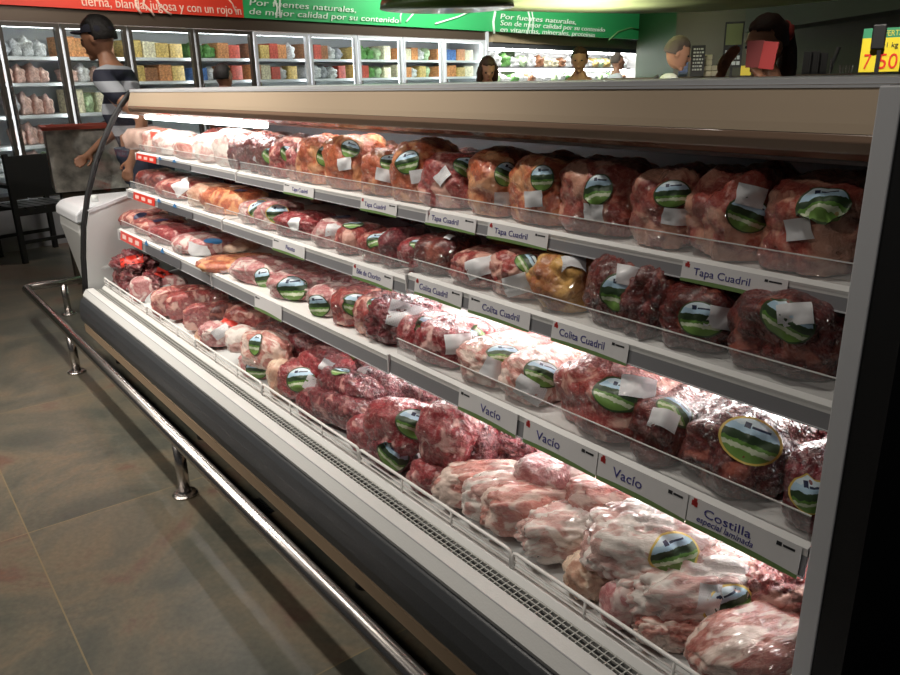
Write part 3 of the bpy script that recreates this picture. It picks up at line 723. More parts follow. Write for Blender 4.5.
# ---- third shelf
row(3, 790, 852, 455, 'wine', 'dark wine pack with gold-rimmed label cut off by the end frame', [O(814, 498, 10, .9, 'oval_gold')], .2)
row(3, 752, 812, 415, 'wine', 'crinkled wine-red pack piled behind the dark oval-labelled one', [], .2, dy=.12, crease=.1, hmax=.14)
row(3, 800, 850, 410, 'wine', 'crinkled wine-red pack behind the gold-rimmed label pack', [], .2, dy=.16, crease=.1, hmax=.14)
row(3, 692, 792, 415, 'dark', 'big dark pack with large gold-rimmed landscape label, third shelf', [O(750, 441, -20, 1.25, 'oval_gold')], .22, lump=.18)
row(3, 640, 702, 400, 'dark', 'dark brown pack with blue label turned on edge, third shelf', [O(676, 408, -70, .9), T(664, 418, -20, 1)], .24, lump=.2)
row(3, 566, 668, 365, 'beef', 'large brownish-pink curled pack above the Vacío cards', [O(614, 393, -12, 1.1), T(638, 387, -8, 1.3)], .24, lump=.16)
row(3, 553, 612, 345, 'white', 'white fatty pack lit from above behind the curled pack', [], .2, dy=.16)
row(3, 512, 562, 356, 'pale', 'pink pack with blue-sky label over a long tag, third shelf middle', [O(543, 373, -25, 1.0), T(529, 390, -28, 1.25)], .22)
row(3, 470, 518, 342, 'pale', 'pale pack with label tilted left over a blurred tag, third shelf', [O(505, 354, -12, 1.0), T(497, 370, -20, 1.25)], .22)
row(3, 492, 540, 335, 'pink', 'pink packs end showing behind the pale label packs', [], .18, dy=.18)
row(3, 424, 476, 325, 'red', 'red pack with white square tag and label turned upright', [O(478, 342, 95, 1.05), T(461, 344, 5, 1.4)], .22)
row(3, 408, 436, 318, 'red', 'red pack with pale blue label at the left end of the clear fence', [O(431, 329, -25, 1.1)], .2, dy=.01)
row(3, 376, 424, 303, 'wine', 'dark red block pack with a large grey printed tag at the shelf joint', [T(407, 316, -15, 2)], .22, q=3.2, crease=.08)
row(3, 365, 390, 298, 'beef', 'red pack with blue and green label left of the dark red block', [O(381, 308, -35, 1.05)], .2)
row(3, 340, 368, 291, 'beef', 'rounded red pack with upright white and green label', [O(360, 306, -15, 1.2)], .2, tail=0)
row(3, 316, 345, 288, 'pink', 'pink flat bag with blue-sky label close to the third shelf edge', [O(318, 306, 0, 1.15)], .2, tail=1)
row(3, 326, 352, 278, 'pink', 'pink bag lying behind the flat bag with a small white label', [('white_oval', 334, 292, .08, .06, 0)], .18, dy=.17)
row(3, 279, 314, 281, 'pink', 'pink bag with wide round label beside the blank card', [O(292, 289, 0, 1.4)], .22, tail=1)
row(3, 297, 324, 268, 'pink', 'pink bag behind the wide round label bag', [], .18, dy=.17)
row(3, 244, 282, 262, 'pink', 'loose pink bag with clear corner and white-green label, third shelf', [O(263, 279, 5, 1.1, w=.07, h=.075)], .22, tail=-1)
row(3, 214, 250, 262, 'orange', 'long orange-skinned cut jutting over the third shelf edge', [], .26, dy=-.02, yaw=60, near=False)
row(3, 205, 240, 252, 'beige', 'beige cut with a dark printed mark behind the orange one', [('navy', 224, 257, .06, .03, 30)], .22, dy=.10, near=False)
row(3, 186, 216, 248, 'pink', 'pink tray pack with square white tag and blue sticker', [T(198, 252, -10, 2), ('blue', 213, 241, .08, .04, 0)], .26, near=False)
row(3, 162, 190, 228, 'red', 'dark pink round-ended cut, third from the far glass end', [], .26, near=False)
row(3, 146, 166, 222, 'beef', 'pink-red cut second from the far glass end on the third shelf', [('navy', 161, 220, .08, .04, 20)], .28, near=False)
row(3, 129, 148, 218, 'beef', 'pink cut nearest the far glass end, third shelf, with dark sticker', [('navy', 140, 216, .08, .04, 40)], .28, near=False)

# ---- packs on the deck
GD = 'meat packs on the bottom deck'
def dpack(kind, px, py, zc, dims, yaw, lab, labels=(), **k):
    p = on_z(px, py, zc); H = dims[2]
    z0 = max(deck_z(p.y)+.003, zc-H*.5)
    c_, s_ = abs(math.cos(math.radians(yaw))), abs(math.sin(math.radians(yaw)))
    hx, hy = .46*(dims[0]*c_+dims[1]*s_), .46*(dims[0]*s_+dims[1]*c_)
    y = max(p.y, .978+hy); x = p.x*(y/p.y) if y > p.y else p.x
    x = min(max(x, XF+hx+.01), XN-hx*.9)
    return pack(kind, (x, y, z0), dims, yaw, lab, labels, GD, lump=k.pop('lump', .09), **k)
dpack('pale', 788, 668, .455, (.24, .14, .105), 70, 'pale marbled wrapped pack in the near corner of the deck', [], tail=0)
dpack('white', 692, 602, .485, (.29, .16, .135), 50, 'large film-wrapped pack with oval label and grey tag, near deck', [O(728, 605, 25, 1.15, 'oval_gold'), T(709, 603, 80, 1.1)], crease=.1)
dpack('white', 650, 543, .535, (.27, .17, .14), 38, 'large white wrapped pack with blue-sky label at its right edge', [O(674, 553, 15, 1.15, 'oval_gold')], crease=.08)
dpack('beige', 593, 588, .445, (.13, .09, .09), 60, 'small wrapped end of meat under the large white pack', [], crease=.12)
dpack('pink', 628, 605, .44, (.12, .08, .10), 80, 'pink pack tucked between the small end and the large wrapped pack', [])
dpack('pale', 672, 655, .43, (.16, .08, .07), 40, 'crinkled film pack lying under the large wrapped pack', [], crease=.14)
dpack('beef', 778, 590, .49, (.16, .12, .12), 60, 'red pack behind the near corner pack by the end frame', [], crease=.12)
dpack('white', 577, 545, .470, (.27, .115, .125), 55, 'pale twisted bag pack left of the large white pack', [], crease=.1)
dpack('pale', 543, 515, .475, (.29, .105, .125), 50, 'long pale pink pack with a red bone end at the rack', [], crease=.07)
dpack('white', 512, 497, .470, (.26, .105, .12), 50, 'long white fatty pack third from the dark red ones', [], crease=.07)
dpack('pale', 485, 483, .465, (.25, .10, .11), 52, 'long salmon-pink pack next to the dark red packs', [], crease=.07)
dpack('pink', 566, 478, .52, (.26, .14, .12), 40, 'pink pack lying at the back behind the long pale ones', [])
dpack('pale', 610, 500, .53, (.2, .12, .1), 30, 'pale pack far back on the near deck', [])
# dark red heap
dpack('red', 449, 432, .555, (.17, .14, .16), 20, 'glossy round red pack on top of the middle deck heap', [], lump=.1, tail=0)
dpack('wine', 474, 445, .515, (.13, .12, .14), 40, 'round wine-red pack right of the glossy round one', [])
dpack('wine', 492, 425, .53, (.30, .14, .13), 20, 'long dark red pack behind the round wine-red pack', [], crease=.08)
dpack('red', 402, 428, .52, (.22, .15, .14), 15, 'dark red pack with landscape label and white tag in the heap', [O(414, 424, -18, 1.25), T(432, 412, -20, 1.2)])
dpack('wine', 392, 462, .445, (.16, .10, .10), 10, 'red pack with tilted label near the middle of the wire rack', [O(392, 457, -35, 1.15)])
dpack('red', 438, 478, .44, (.16, .10, .09), 30, 'red pack low beside the rack under the glossy round one', [])
dpack('beef', 455, 403, .50, (.18, .12, .1), 10, 'red pack with label at the back behind the glossy round pack', [O(446, 411, -30, 1)])
dpack('wine', 348, 410, .475, (.34, .095, .10), 12, 'long dark red cut lying along the rack below the round heap', [])
dpack('wine', 350, 388, .515, (.30, .12, .11), 8, 'dark red log with small green label on top of the long cut', [O(341, 373, -10, .8)])
dpack('wine', 385, 385, .515, (.25, .16, .12), 0, 'dark red pack with clear crimped edge left of the label pack', [T(362, 371, 20, 1)], tail=1)
dpack('red', 328, 366, .52, (.25, .14, .12), 10, 'red pack with square white tag behind the pink-edged one', [T(327, 366, -20, 1.0)])
dpack('dark', 354, 358, .53, (.24, .14, .12), 0, 'dark pack with blue-topped label far back in the middle', [O(352, 352, 0, 1.1)])
dpack('red', 306, 390, .475, (.22, .14, .12), 20, 'red pack with pale fat edge, wide label and white tag', [O(299, 379, 5, 1.3), T(314, 386, -30, 1.2)])
dpack('beige', 282, 385, .46, (.1, .1, .12), 70, 'pale fat-edged end beside the wide label pack', [])
dpack('pale', 268, 348, .51, (.25, .14, .13), 15, 'pale pink bulky pack with clear film and small oval label', [O(255, 344, -5, 1.1, w=.06, h=.075)], tail=0)
dpack('pink', 262, 378, .44, (.17, .10, .10), 30, 'pink pack with green and white label under the bulky pale pack', [O(256, 370, 0, 1.1)])
dpack('pink', 226, 350, .455, (.2, .10, .10), 70, 'pink and white streaked pack with red printed label', [('redlabel', 229, 322, .07, .03, -30), T(221, 332, 30, 1.2)], crease=.1)
dpack('white', 243, 338, .5, (.14, .1, .1), 40, 'white wrapped end behind the streaked pack', [])
dpack('beige', 213, 338, .43, (.17, .085, .07), 30, 'beige low cut lying by the rack', [])
dpack('dark', 232, 312, .47, (.25, .1, .1), 60, 'dark cut leaning at the back of the far deck', [], near=False)
dpack('beef', 214, 315, .46, (.26, .08, .11), 70, 'brown-red slab standing fourth from the bagged heap', [], q=4, lump=.05, crease=.02)
dpack('beef', 198, 305, .46, (.28, .08, .12), 72, 'brown-red slab standing third from the bagged heap', [], q=4, lump=.05, crease=.02)
dpack('beef', 183, 302, .465, (.28, .09, .13), 72, 'red slab with narrow white label on its edge', [('white_oval', 178, 303, .12, .04, 65), ('navy', 180, 304, .05, .04, 65)], q=4, lump=.05, crease=.02)
dpack('pink', 160, 297, .455, (.28, .10, .12), 60, 'pink slab with a long white and dark label near the far end', [('white_oval', 158, 294, .16, .05, 35), ('navy', 162, 291, .05, .05, 35)], q=4, lump=.05, crease=.02)
dpack('wine', 140, 292, .45, (.24, .12, .11), 35, 'crinkled dark red bag low at the far rack', [('redlabel', 153, 286, .10, .04, 0)], crease=.16, lump=.25)
dpack('wine', 134, 272, .53, (.34, .17, .14), 15, 'big crinkled dark red bag with bright red sticker on the far heap', [('redlabel', 132, 261, .12, .05, 10)], crease=.16, lump=.25, tail=-1)
dpack('wine', 157, 280, .49, (.22, .13, .11), 10, 'dark red bag with red sticker beside the big crinkled bag', [('redlabel', 166, 275, .1, .04, -20)], crease=.16, lump=.22)
dpack('wine', 116, 282, .45, (.16, .12, .1), 40, 'dark bag end touching the far end wall', [], crease=.16, near=False)
dpack('wine', 520, 448, .50, (.24, .13, .11), 25, 'dark wine pack in the gap between heap and long pale packs', [], crease=.1, tail=-1)
dpack('wine', 415, 395, .50, (.26, .14, .13), 10, 'dark red pack at the back above the landscape label pack', [])
dpack('red', 372, 440, .45, (.15, .11, .11), 20, 'small red pack by the rack left of the tilted label', [])
dpack('wine', 310, 350, .50, (.24, .14, .13), 20, 'dark pack behind the pale fat-edged red pack', [])
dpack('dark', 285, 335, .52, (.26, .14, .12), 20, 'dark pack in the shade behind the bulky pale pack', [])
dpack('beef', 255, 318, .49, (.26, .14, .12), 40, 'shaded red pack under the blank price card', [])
dpack('wine', 322, 412, .44, (.2, .10, .09), 15, 'dark red pack low at the rack below the wide label pack', [])
# packs seen dimly at the back of the deck
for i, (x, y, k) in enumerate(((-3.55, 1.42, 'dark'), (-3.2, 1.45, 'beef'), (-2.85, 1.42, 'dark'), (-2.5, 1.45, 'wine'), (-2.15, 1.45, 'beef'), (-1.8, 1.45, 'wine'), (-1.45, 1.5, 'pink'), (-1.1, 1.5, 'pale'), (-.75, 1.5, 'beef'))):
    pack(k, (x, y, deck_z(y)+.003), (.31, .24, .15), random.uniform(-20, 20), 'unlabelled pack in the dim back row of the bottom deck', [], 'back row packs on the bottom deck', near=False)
# back rows on the shelves
for s in (1, 2, 3):
    nm = {1: 'top', 2: 'second', 3: 'third'}[s]
    x = JX[0]+.2
    while x < JX[3]-.1:
        y = SH[s]['back']-.085; mod = 0 if x < JX[1] else (1 if x < JX[2] else 2)
        z = shelf_top(s, y-.08, mod)+.006
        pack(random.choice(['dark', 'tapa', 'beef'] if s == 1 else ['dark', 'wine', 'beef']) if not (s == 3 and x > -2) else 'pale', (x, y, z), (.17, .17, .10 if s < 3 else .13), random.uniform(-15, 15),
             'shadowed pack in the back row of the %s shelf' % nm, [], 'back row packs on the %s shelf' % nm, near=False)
        x += .235

# ================================================================== FLOOR RAIL
rail = empty('guard_rail', (-5.35, .725, 0), 0, 'low polished steel guard rail on round posts around the display case', 'guard rail')
ro = Vector(rail.location)
def rb(mb, name, **k):
    mb.v = [(a-ro.x, b-ro.y, c-ro.z) for a, b, c in mb.v]; return mb.build(name, M['steel'], rail, **k)
RZ = .222; xc = -5.42
arc = [(xc+.05-.05*math.sin(a), .725+.05-.05*math.cos(a), RZ) for a in [i*PI/2/6 for i in range(7)]]
rb(MB().tube([(1.2, .725, RZ)]+arc+[(xc, 1.12, RZ)], .024, 16), 'rail_tube', smooth=True)
for (x, y) in ((-5.42, .95), (-4.21, .725), (-2.575, .725), (-.94, .725), (.7, .725)):
    rb(MB().lathe([(.021, .004), (.021, RZ-.01)], (x, y, 0), 16), 'post', smooth=True)
    rb(MB().lathe([(.046, 0), (.046, .006), (.040, .011), (.026, .013), (.0225, .02)], (x, y, 0), 24), 'flange', smooth=False, bevel=0)
fg = on_z(258, 508, 0)
go = empty('floor_drain', (fg.x, fg.y, 0), 0, 'small black slotted grille on the floor under the display case', 'floor grille')
MB().box(-.06, .06, -.035, .035, .0005, .003).build('frame', M['black'], go)
sl = MB()
for i in range(9): sl.box(-.053+i*.012, -.047+i*.012, -.03, .03, .003, .006)
sl.build('slats', M['darkmetal'], go)

# ================================================================== WHITE CHEST AT THE FAR END
ch = empty('chest_freezer', (-4.98, 1.04, -.012), 0, 'small white chest freezer with rounded grey lid beyond the display case', 'freezer')
body = [(.04, .04), (-.02, .12), (-.07, .40), (-.12, .68), (-.115, .74), (.9, .74), (.9, .04)]
MB().prism([(a-.0, b) for a, b in body], -.02, .44).build('body', M['lip'], ch, bevel=.012)
MB().prism([(-.13, .735), (-.125, .785), (-.09, .815), (-.02, .825), (.9, .825), (.9, .735)], -.035, .455).build('lid', M['trim'], ch, bevel=.01)
MB().prism([(.02, .06), (-.045, .16), (-.055, .24), (.02, .26)], .44, .455).build('vent_panel', M['trim'], ch)
MB().lathe([(.018, .82), (.022, .85), (.012, .862)], (.3, .02, 0), 12).build('lid_knob', M['lip'], ch, smooth=True)
MB().tube([(-.0, -.05, .2), (.2, -.05, .2), (.4, -.05, .2)], .012).build('hose', M['lip'], ch, smooth=True)

# ================================================================== BLACK ARMCHAIRS
def chair(loc, rz, lab):
    o = empty('armchair', loc, rz, lab, 'chair', 'dark wooden armchairs by the freezers'); K = M['black']
    for (x, y) in ((-.25, -.24), (.25, -.24)): MB().box(x-.02, x+.02, y-.02, y+.02, 0, .64).build('leg', K, o)
    for (x, y) in ((-.25, .24), (.25, .24)): MB().box(x-.02, x+.02, y-.02, y+.02, 0, .92).build('leg', K, o)
    s = MB(); s.box(-.25, .25, -.26, -.22, .40, .45); s.box(-.25, .25, .2, .24, .40, .45)
    for i in range(6): s.box(-.24+i*.082, -.175+i*.082, -.25, .24, .45, .47)
    s.build('seat', K, o)
    bk = MB(); bk.box(-.23, .23, .225, .25, .55, .90); bk.build('backrest', K, o)
    for x in (-.25, .25): MB().box(x-.03, x+.03, -.27, .25, .64, .67).build('armrest', K, o)
    MB().box(-.23, .23, -.25, -.23, .16, .19).build('stretcher', K, o); MB().box(-.23, .23, .22, .24, .16, .19).build('stretcher', K, o)
c1 = on_z(36, 262, 0)
chair((c1.x-.3, c1.y+.1, 0), math.radians(-75), 'black wooden armchair with solid back standing by the display bin')
c2 = on_z(-10, 268, 0)
chair((c1.x-.15, c1.y-.72, 0), math.radians(-80), 'black wooden armchair cut off by the left edge of the photo')

# ================================================================== DISPLAY BIN
b0 = at_depth(84, 124, 5.75)
bn = empty('display_bin', (b0.x, b0.y, 0), math.radians(-8), 'tall cardboard display bin with printed pale panels and a red rim', 'display bin')
prm = mat('printed_card_panel', (.55, .52, .48), .6, var=.5, vscale=14)
MB().box(-.19, .19, -.24, .24, 0, .70).build('plinth', mat('brown_card', (.06, .045, .03), .7), bn)
bb = MB(); bb.box(-.2, .2, -.28, -.26, .70, 1.14); bb.box(-.2, .2, .26, .28, .70, 1.14); bb.box(-.2, -.18, -.26, .26, .70, 1.14); bb.box(.18, .2, -.26, .26, .70, 1.14); bb.box(-.18, .18, -.26, .26, .70, .72); bb.build('panels', prm, bn)
rm = MB(); rm.box(-.22, .22, -.3, -.26, 1.14, 1.165); rm.box(-.22, .22, .26, .3, 1.14, 1.165); rm.box(-.22, -.18, -.26, .26, 1.14, 1.165); rm.box(.18, .22, -.26, .26, 1.14, 1.165); rm.build('rim', mat('red_rim', (.6, .12, .08), .5), bn)

# ================================================================== FREEZER RUN ALONG THE BACK WALL
bx = [t_at(p, 60)[0] for p in (-62, 1, 64, 130, 196, 254, 309, 357, 402, 443)]+[t_at(484, 60)[0]]
bx[0] = bx[1]-.62
fz = empty('upright_freezer', (A.x, A.y, 0), 0, 'long run of upright glass door freezers with white lit shelves along the back wall', 'freezer')
TFL = Matrix.Translation(-A) @ TF
brn = mat('brown_bronze_header', (.13, .095, .07), .35, .5); frm = mat('bronze_door_frame', (.07, .06, .05), .35, .2); inn = mat('freezer_white', (.72, .75, .76), .4)
def fb(mb, name, m, parent=fz, **k): mb.v = [tuple(TFL @ Vector(v)) for v in mb.v]; return mb.build(name, m, parent, **k)
x0, x1 = bx[0]-.05, bx[-1]+.04
fb(MB().box(x0, x1, .70, .80, .0, 2.1), 'back', inn)
fb(MB().box(x0, x1, -.02, .80, 2.0, 2.12), 'header', brn)
fb(MB().box(x0, x1, -.02, .80, 0, .45), 'base', M['gmetal'])
fb(MB().box(x1-.03, x1+.03, -.04, .8, 0, 2.12), 'end_panel', M['trim'])
for z in (.69, .925, 1.195, 1.48, 1.71): fb(MB().box(x0, x1, .10, .66, z-.03, z), 'shelf', inn)
for i in range(len(bx)-1):
    a, b = bx[i]+.012, bx[i+1]-.012; fw = .035
    d = fb(MB().box(a, a+fw, -.03, .02, .46, 1.99).box(b-fw, b, -.03, .02, .46, 1.99).box(a+fw, b-fw, -.03, .02, 1.955, 1.99).box(a+fw, b-fw, -.03, .02, .46, .5), 'door', frm if i < 5 else M['trim'])
    fb(MB().box(a+fw, b-fw, -.008, -.002, .5, 1.955), 'pane', M['glass'], d)
    fb(MB().tube([(a+.018, -.05, 1.0), (a+.018, -.05, 1.45)], .01), 'handle', M['steel'], d)
    fb(MB().tube([(b+.006, .05, .5), (b+.006, .05, 1.95)], .012), 'lamp_tube', M['tube_fz'])
    fb(MB().tube([(a+.02, .045, 1.965), (b-.02, .045, 1.965)], .012), 'lamp_tube', M['tube_fz'])  # added top strip that brightens the bay
# goods in the freezers
pal = {'white': (.66, .67, .66), 'chick': (.62, .44, .38), 'orange': (.60, .27, .11), 'yellow': (.58, .42, .14), 'red': (.50, .09, .06), 'green': (.12, .30, .08), 'cream': (.75, .66, .46), 'grey': (.35, .36, .38), 'brown': (.3, .14, .07), 'blue': (.1, .2, .45), 'ltgreen': (.45, .6, .35)}
PM = {k: mat('pack_'+k, v, .45, coat=.2, var=.45, vscale=11) for k, v in pal.items()}
ordn = ['first', 'second', 'third', 'fourth', 'fifth', 'sixth', 'seventh', 'eighth', 'ninth', 'tenth']
shn = {1.71: 'top', 1.48: 'second', 1.195: 'third', .925: 'fourth', .69: 'fifth', 9: 'lowest'}
cn = {'chick': 'pinkish frozen poultry bag', 'white': 'white frozen bag', 'grey': 'grey frozen bag', 'ltgreen': 'light green frozen bag', 'green': 'green frozen vegetable bag'}
pm_cache = {}
def goods_mesh(c, bag):
    if (c, bag) in pm_cache: return pm_cache[(c, bag)]
    if bag: me = blob(1, 1, 1, hash(c) % 50 if False else len(c)*7+3, 3, 3, .22, .08); me.name = 'frozen_bag'
    else:
        bm = bmesh.new(); bmesh.ops.create_cube(bm, size=1, matrix=Matrix.Translation((0, 0, .5))); bmesh.ops.bevel(bm, geom=bm.edges[:], offset=.03, segments=1, affect='EDGES')
        me = bpy.data.meshes.new('frozen_box'); bm.to_mesh(me); bm.free()
    me.materials.append(M['chicken'] if c == 'chick' else PM[c]); pm_cache[(c, bag)] = me; return me
def goods(T, x, y, z, c, bag, dims, lab, group, rz=0, name=None):
    o = bpy.data.objects.new(name or ('frozen_bag' if bag else 'frozen_box'), goods_mesh(c, bag)); COL.objects.link(o)
    o.matrix_basis = T @ Matrix.Translation((x, y, z)) @ Matrix.Rotation(rz, 4, 'Z') @ Matrix.Diagonal((*dims, 1)); tag(o, lab, 'packaged food', group)
    return o
fills = {0: {1.71: ['grey', 'white', 'white', 'white'], 1.48: ['chick']*4, 1.195: ['grey', 'chick', 'chick', 'chick'], .925: ['chick']*4, .69: ['white', 'chick', 'ltgreen', 'white']},
    1: {1.71: ['grey', 'white', 'white', 'white'], 1.48: ['chick']*4, 1.195: ['grey', 'chick', 'chick', 'chick'], .925: ['chick']*4, .69: ['white', 'chick', 'ltgreen', 'white']},
    2: {1.71: ['orange', 'orange', 'yellow', 'brown'], 1.48: ['chick', 'white', 'chick', 'white'], 1.195: ['cream', 'ltgreen', 'cream', 'white'], .925: ['chick']*4},
    3: {1.71: ['yellow', 'cream', 'yellow', 'yellow'], 1.48: ['yellow', 'brown', 'orange', 'yellow'], 1.195: ['cream', 'yellow', 'brown']},
    4: {1.71: ['green', 'green', 'orange', 'red'], 1.48: ['blue', 'white', 'orange', 'red'], 1.195: ['orange', 'cream']},
    5: {1.71: ['brown', 'yellow', 'red', 'orange', 'white'], 1.48: ['orange', 'cream', 'red', 'white', 'yellow']},
    6: {1.71: ['brown', 'red', 'brown', 'white', 'grey'], 1.48: ['grey', 'white', 'grey', 'white', 'red']},
    7: {1.71: ['yellow', 'green', 'green', 'ltgreen', 'cream'], 1.48: ['yellow', 'red', 'green', 'ltgreen', 'cream']},
    8: {1.71: ['orange', 'cream', 'orange', 'white', 'ltgreen'], 1.48: ['cream', 'orange', 'white', 'yellow', 'ltgreen']},
    9: {1.71: ['orange', 'blue', 'orange', 'cream'], 1.48: ['orange', 'orange', 'yellow', 'cream']}}
tops = [1.955, 1.71, 1.48, 1.195, .925]; zsl = [1.71, 1.48, 1.195, .925, .69]
for i, rows in fills.items():
    a, b = bx[i]+.07, bx[i+1]-.06
    for z, cs in rows.items():
        n = len(cs); wd = (b-a)/n; zt = tops[zsl.index(z)]-.05; Hm = zt-z
        for j, c in enumerate(cs):
            bag = c in ('chick', 'white', 'grey', 'green', 'ltgreen'); H = Hm*random.uniform(.72, .95)
            nmz = cn.get(c, '%s frozen food box' % c)
            goods(TF, a+wd*(j+.5), .10+.2, z, c, bag, (wd*random.uniform(.86, .98), .3, H), '%s, %s shelf, %s freezer door from left' % (nmz, shn[z], ordn[max(0, i-1)] if i else 'cut-off'),
                  'frozen goods on the %s shelf of freezer bay %s' % (shn[z], ordn[i]), random.uniform(-.12, .12))
# dark lower shelf edge goods under 1.48 seen in the right bays stay hidden behind the case

# banners
Zb0 = 2.125
tr = t_at(240, 10)[0]; te = t_at(490, 10)[0]
rb_ = empty('wall_banner', (A.x, A.y, 0), 0, 'red wall banner with cream lettering above the freezers', 'banner'); 
fb(MB().box(bx[0]-.6, tr, -.06, .0, Zb0, 2.85), 'panel', mat('red_banner', (.72, .05, .025), .5), rb_)
gb_ = empty('wall_banner', (A.x, A.y, 0), 0, 'bright green wall banner with white handwriting above the freezers and produce case', 'banner')
fb(MB().box(tr, 14.5, -.05, .01, Zb0, 3.2), 'panel', mat('green_banner', (.04, .42, .13), .5), gb_)
cream = mat('cream_print', (.85, .62, .5), .6); wht = mat('white_print', (.8, .9, .78), .6)
def wtext(body, pxa, pya, pxb, size, m, parent, shear=0):
    ta, za = t_at(pxa, pya); tb, zb = t_at(pxb, pya)
    T_ = TFL @ Matrix.Translation((ta, -.065, za)) @ Matrix.Rotation(PI/2, 4, 'X')
    return text('lettering', body, size, m, parent, T_, tb-ta, .003, shear)
wtext('tierna, blanda, jugosa y con un rojo in', 78, 6.0, 237, .125, cream, rb_)
wtext('Por fuentes naturales,', 246, 5.5, 352, .095, wht, gb_, .15)
wtext('de mejor calidad por su contenido', 246, 14.5, 395, .095, wht, gb_, .15)
wtext('Por fuentes naturales,', 497, 19, 573, .11, wht, gb_, .15)
wtext('Son de mejor calidad por su contenido', 497, 25.5, 602, .11, wht, gb_, .15)
wtext('en vitaminas, minerales, proteinas', 497, 32, 592, .11, wht, gb_, .15)
def swoosh(parent, m, pts, r=.012):
    P = []
    for px, py in pts:
        t, z = t_at(px, py); P.append(TFL @ Vector((t, -.062, z)))
    MB().tube(P, r, 6).build('line_drawing', m, parent, smooth=True)
swoosh(rb_, cream, [(136, -6), (132, 2), (134, 9), (138, 14)]); swoosh(rb_, cream, [(142, -4), (140, 4), (147, 11), (151, 16)]); swoosh(rb_, cream, [(150, -5), (156, 5), (163, 12), (168, 15)]); swoosh(rb_, cream, [(222, -4), (229, 4), (233, 14)], .008)
swoosh(gb_, wht, [(270, -4), (274, 8), (273, 18)]); swoosh(gb_, wht, [(277, -4), (276, 8), (277, 18)])
swoosh(gb_, wht, [(408, -3), (400, 8), (397, 16), (397, 23)], .011); swoosh(gb_, wht, [(432, -2), (415, 8), (403, 22)], .011); swoosh(gb_, wht, [(475, 8), (455, 17), (432, 24)], .011)
swoosh(gb_, wht, [(492, 12), (490, 22), (491, 34)], .02); swoosh(gb_, wht, [(524, 8), (527, 20), (524, 34)], .015); swoosh(gb_, wht, [(528, 8), (530, 20), (529, 34)], .01)
swoosh(gb_, mat('dim_print', (.2, .4, .15), .6), [(606, 40), (615, 32), (628, 28), (636, 30)], .012)

# ================================================================== OPEN PRODUCE CASE
TP0 = Vector((-9.72, 8.25, 0)); TP1 = Vector((-11.55, 14.0, 0)); dP = (TP1-TP0).normalized(); nP = Vector((dP.y, -dP.x, 0))
TP = Matrix(((dP.x, -nP.x, 0, TP0.x), (dP.y, -nP.y, 0, TP0.y), (0, 0, 1, 0), (0, 0, 0, 1)))
pc = empty('produce_case', TP0, 0, 'open white lit produce case with bagged salads under the green banner', 'refrigerated case')
TPL = Matrix.Translation(-TP0) @ TP
def pb(mb, name, m, parent=pc, **k): mb.v = [tuple(TPL @ Vector(v)) for v in mb.v]; return mb.build(name, m, parent, **k)
pr0, pr1 = .0, t_at(636, 60, TP)[0]
pb(MB().box(pr0, pr1, .6, .66, 0, 2.0), 'back', inn)
MB().box(-.6, 7.5, .72, .82, 0, 3.5, TP).build('wall_far', mat('green_back_wall', (.03, .2, .05), .7)); bpy.data.objects['wall_far']['kind'] = 'structure'; pb(MB().box(pr0, pr1, -.12, .66, 1.98, 2.16), 'header', mat('beige_header', (.42, .32, .2), .5))
pb(MB().box(pr0, pr1, -.1, .5, 1.90, 1.98), 'lamp_hood', M['innerdark']); pb(MB().box(pr1-.05, pr1+.02, -.1, .66, 0, 1.98), 'end_panel', M['lip'])
pb(MB().box(pr0, pr1, -.2, .66, 0, .5), 'base', M['gmetal'])
for z, y in ((1.62, .1), (1.32, .02), (1.0, -.05)): pb(MB().box(pr0, pr1-.05, y, .6, z-.03, z), 'shelf', M['gmetal'])
for z, y in ((1.885, .02), (1.58, .2)): pb(MB().tube([(pr0+.1, y, z), (pr1-.1, y, z)], .02), 'lamp_tube', M['tube'])
def at_px_prod(px): return t_at(px, 60, TP)[0]
pcs = ['ltgreen', 'white', 'green', 'white', 'ltgreen', 'white', 'brown', 'cream', 'cream', 'brown', 'white', 'red', 'red', 'white', 'yellow', 'ltgreen', 'yellow', 'white']
for z, nm in ((1.62, 'upper'), (1.32, 'lower')):
    n = 20; W = (pr1-.1-pr0-.15)/n
    for j in range(n):
        c = pcs[j % len(pcs)] if z > 1.5 else ['white', 'ltgreen', 'white', 'green', 'white', 'brown', 'white'][j % 7]
        goods(TP, pr0+.15+W*(j+.5), .28, z, c, True, (W*.95, .3, random.uniform(.15, .22)), '%s salad or produce bag on the %s shelf of the produce case' % ({'ltgreen': 'light green'}.get(c, c), nm),
              'bagged produce on the %s shelf' % nm, random.uniform(-.3, .3), 'produce_bag')

# ================================================================== CEILING FIXTURES
dg_ = mat('pale_green_fascia', (.52, .58, .28), .55, var=.25, vscale=1.2)
zc = 2.02
pts = [on_z(x, y, zc) for x, y in ((384, 0), (430, 6), (480, 10), (560, 12.5), (640, 13.5), (709, 11.5), (780, 6), (838, 0))]
ctr = Vector((-3.9, 3.9, 0))
cnp = empty('hanging_canopy', (ctr.x, ctr.y, 0), 0, 'large pale green round suspended canopy at the top of the photo', 'suspended canopy')
ring = [(p.x-ctr.x, p.y-ctr.y) for p in pts]+[(1.0, 1.5), (.6, .8), (-.7, .1)]
m_ = MB(); n = len(ring)
m_.v = [(a, b, zc) for a, b in ring]+[(a*1.02, b*1.02, zc+.10) for a, b in ring]+[(a*.9, b*.9, zc+.16) for a, b in ring]
m_.f = [tuple(range(n))]+[(k, (k+1) % n, n+(k+1) % n, n+k) for k in range(n)]+[(n+k, n+(k+1) % n, 2*n+(k+1) % n, 2*n+k) for k in range(n)]+[tuple(2*n+k for k in range(n))]
m_.build('canopy_disc', dg_, cnp)
